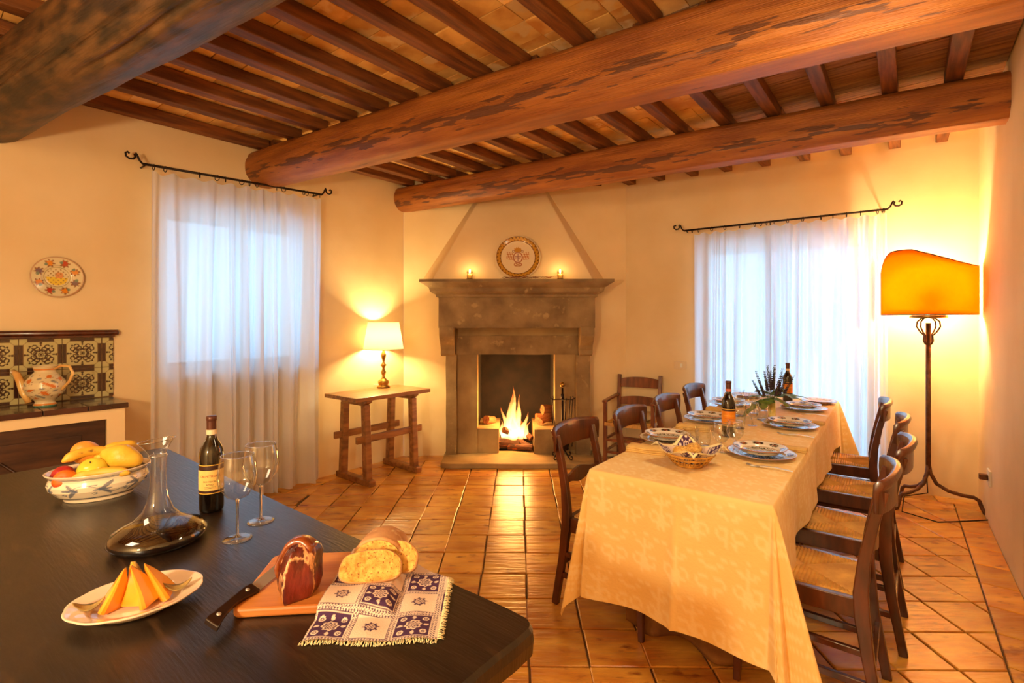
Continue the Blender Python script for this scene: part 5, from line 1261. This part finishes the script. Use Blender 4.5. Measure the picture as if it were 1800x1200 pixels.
m = MB(); m.add([(0,-.013,-.001),(.155,-.011,-.0006),(.182,.010,-.0004),(.15,.0125,-.001),(0,.013,-.001),(0,-.013,.0004),(.155,-.011,.0002),(.182,.010,.0004),(.15,.0125,.001),(0,.013,.001)],
      [(4,3,2,1,0),(5,6,7,8,9),(0,1,6,5),(1,2,7,6),(2,3,8,7),(3,4,9,8),(4,0,5,9)]); obj('blade', m, m_steel, t)
m_blackh = mat('black_handle', L(40,24,18), None, rough=.3, coat=.3)
m = MB(); rings = []
for i in range(13):
    u = i/12; x = .004-.134*u; h = .0115+.0025*math.cos(u*PI*2)+.003*(u > .9); dy = .010*math.sin(u*PI*.9)-.004*u
    rings.append([(x, dy-h, -.008), (x, dy-h, .006), (x, dy+h, .008), (x, dy+h, -.006)])
m.loft(rings, True, False); hd_ = obj('handle', m, m_blackh, t, bevel=.0025)
for x, y in ((-.018, .005), (-.106, .004)):
    m = MB(); m.lathe([(0,.0),(.0048,.0),(.0048,.0012),(0,.0018)], 14, Matrix.Translation((x, y, .0073))); obj('rivet', m, m_steel, hd_)

m_ham = mat('cured_ham', L(66,20,14), L(136,50,36), rough=.32, scale=22, stretch=(1,1,.45), detail=8, ramp=(.4,.6), bump=.007, bscale=40, coat=.3, c3=L(228,168,118), c3scale=13, vein=.022); m_hamrind = mat('ham_rind', L(176,88,30), L(92,34,18), rough=.3, scale=14, bump=.003, bscale=26, coat=.5, c3=L(222,164,84), c3scale=12)
t = thing('ham_piece', 'wedge of dark red cured ham with golden rind standing on the cutting board', 'ham', (-.500, 1.142, BZ), 0)
t.scale = (.88, .9, .90)
foot = [(-.004, -.062), (.052, -.018), (.056, .035), (.0, .040), (-.050, .005)]
def hp_(z, k, sc=1.0):
    out = []
    n = len(foot)
    for i in range(n):
        a, b = Vector(foot[i]), Vector(foot[(i+1) % n])
        for j in range(7):
            p = a.lerp(b, j/7)*sc; d = noise.noise((p.x*30, p.y*30, z*22+k)); p *= 1+.07*d; out.append((p.x, p.y, z+.003*d))
    return out
m = MB(); zs = [(0, .86), (.008, .93), (.03, 1.0), (.055, 1.03), (.08, 1.0), (.100, .93), (.115, .80), (.126, .60), (.133, .35), (.136, .10)]
rings = []
for z, s_c in zs:
    q = hp_(z, 0, s_c); off = .010*max(0, z-.07)/.06; rings.append([(x+off*1.2, y+off, zz) for x, y, zz in q])
m.loft(rings); obj('meat', m, m_ham, t)
m = MB()      # rind band over the left back face and top
rings = []
for k in range(12):
    u = k/11; a = PI*.98-u*PI*.74; x0, z0 = .012+.052*math.cos(a), .072+.066*math.sin(a)
    if u < .35: x0, z0 = -.036-.008*math.sin(u*9), .045+.10*u/.35*.55
    rings.append([(x0, -.018-.006*math.sin(u*8), z0), (x0+.004*math.cos(a), -.006, z0+.007), (x0+.004*math.cos(a), .022, z0+.006), (x0-.006, .030, z0-.006), (x0-.010*math.cos(a), -.004, z0-.010)])
m.loft(rings); obj('rind', m, m_hamrind, t)

# patterned cloth with fringe, draped over the table edge
ex = Vector((-1.863, 1.503)).normalized(); nx_ = Vector((ex.y, -ex.x)); nx_ = nx_ if nx_.y > 0 else -nx_      # outward normal of the far edge
cu, cv = 170, 250; CW, CH = .272, .385; cx0, cy0 = -.425, 1.002
def cl(u, v):
    x = cx0+CW*u+.012*(1-v)*0-.012*v; y = cy0+CH*v+.006*u+.004*math.sin(u*9)*(1-v)
    z = K+.003+.0018*math.sin(u*17+v*5)+.0012*math.sin(v*23)
    onb = sstep(-.235, -.26, x)*sstep(1.085, 1.11, y) if False else 0
    q_ = Matrix.Rotation(-.10, 2) @ Vector((x+.464, y-1.226)); z += .0225*(1-sstep(.168, .195, q_.x))*(1-sstep(.135, .160, abs(q_.y)))
    d = (Vector((x, y))-Vector((ktc.x, ktc.y))).dot(nx_)
    if d > -.004:
        e = d+.004; th2 = min(e/.014, PI/2); x -= nx_.x*(e-.014*math.sin(th2) if e < .022 else e-.014); y -= nx_.y*(e-.014*math.sin(th2) if e < .022 else e-.014)
        z -= .014*(1-math.cos(th2))+max(0, e-.022)
    return (x, y, z)
m = MB(); m.grid(cu, cv, cl); me = m.mesh('patterned_cloth')
U_ = np.tile(np.linspace(0, CW, cu), cv); V_ = np.repeat(np.linspace(0, CH, cv), cu); c = folk(U_+.0+.004, V_+.0, 1.0)
at = me.color_attributes.new('Col', 'FLOAT_COLOR', 'POINT'); at.data.foreach_set('color', np.c_[c, np.ones(len(c))].ravel()); me.materials.append(m_weave)
pc = obj('patterned_cloth', me, None, None); tag(pc, 'violet and cream checked woven cloth with fringe under the sliced bread', 'cloth')
m = MB()
for k in range(150):
    u = k/149; p = Vector(cl(u, 0)); q = p+Vector((rnd.uniform(-.006, .006), -.010-rnd.random()*.006, -.0005)); q.z = K+.002; mid = (p+q)/2+Vector((rnd.uniform(-.003, .003), 0, .003*rnd.random())); m.tube([p, mid, q], .0009, 3)
for k in range(190):
    v = k/189; p = Vector(cl(1, v)); q = p+Vector((.009+rnd.random()*.006, rnd.uniform(-.006, .006), -.0005)); 
    if (Vector((q.x, q.y))-Vector((ktc.x, ktc.y))).dot(nx_) > -.002: q.z = p.z-.010
    else: q.z = max(K+.0015, min(q.z, K+.004))
    m.tube([p, (p+q)/2+Vector((0, rnd.uniform(-.002, .002), .002)), q], .0009, 3)
fo = obj('fringe', m, bpy.data.materials['cream_fringe'], pc); fo['kind'] = 'stuff'

# bread loaf and slices
CZ = K+.0235+.002
def loaf(d): return 1+.05*noise.noise(d*2.2)+.015*noise.noise(d*9)
t = thing('bread_loaf', 'floured half loaf of country bread lying on the patterned cloth', 'bread', (-.338, 1.305, CZ-.003), 0)
m = MB(); rings = []
for i in range(15):
    u = i/14; y = -.055+.13*u; s = math.sqrt(max(0, 1-max(0, (u-.30)/.70)**2.4)); s = max(s, .03); row = []
    for j in range(36):
        a = 2*PI*j/36; ca, sa = math.cos(a), math.sin(a); x = .062*s*ca; z = (.038+.040*s*sa if sa > 0 else .038+.038*s*sa*.95); k = 1+.04*noise.noise((ca*1.5, sa*1.5, u*3)); row.append((x*k, y, max(z*1.0*k, .001) if s > .3 else .03+(z-.03)*.5))
    rings.append(row)
m.loft(rings); obj('crust', m, m_crust, t)
m = MB(); m.loft([[(x*.93, -.0562, .003+(z-.003)*.95) for x, y, z in rings[0]]]*1+[[(x*.90, -.0570, .004+(z-.004)*.92) for x, y, z in rings[0]]]); obj('cut_face', m, m_crumb, t)
def bslice(loc, rot, lab):
    t = thing('bread_slice', lab, 'bread', (0,0,0), 0, 'slices of bread in front of the loaf')
    t.location = loc; t.rotation_euler = rot
    out = []
    for j in range(44):
        a = 2*PI*j/44; ca, sa = math.cos(a), math.sin(a); x = .074*math.copysign(abs(ca)**.8, ca); z = .036+(.040*abs(sa)**.85 if sa > 0 else -.036*abs(sa)**.45); k = 1+.03*noise.noise((ca*2, sa*2, loc[0]*9)); out.append((x*k, z*k))
    m = MB(); m.loft([[(x*.965, -.0068, .036+(z-.036)*.95) for x, z in out], [(x*.965, .0068, .036+(z-.036)*.95) for x, z in out]], True, False); obj('crumb', m, m_crumb, t)
    m = MB(); m.loft([[(x*.96, -.0062, .036+(z-.036)*.945) for x, z in out], [(x, -.0055, z) for x, z in out], [(x, .0055, z) for x, z in out], [(x*.96, .0062, .036+(z-.036)*.945) for x, z in out]], False, True); obj('crust_ring', m, m_crust, t)
bslice((-.312, 1.232, CZ-.001), (-.62, 0, -.18), 'rear bread slice leaning on the cut face of the loaf')
bslice((-.340, 1.180, CZ), (-.78, 0, .14), 'front bread slice leaning back, nearest the camera on the cloth')
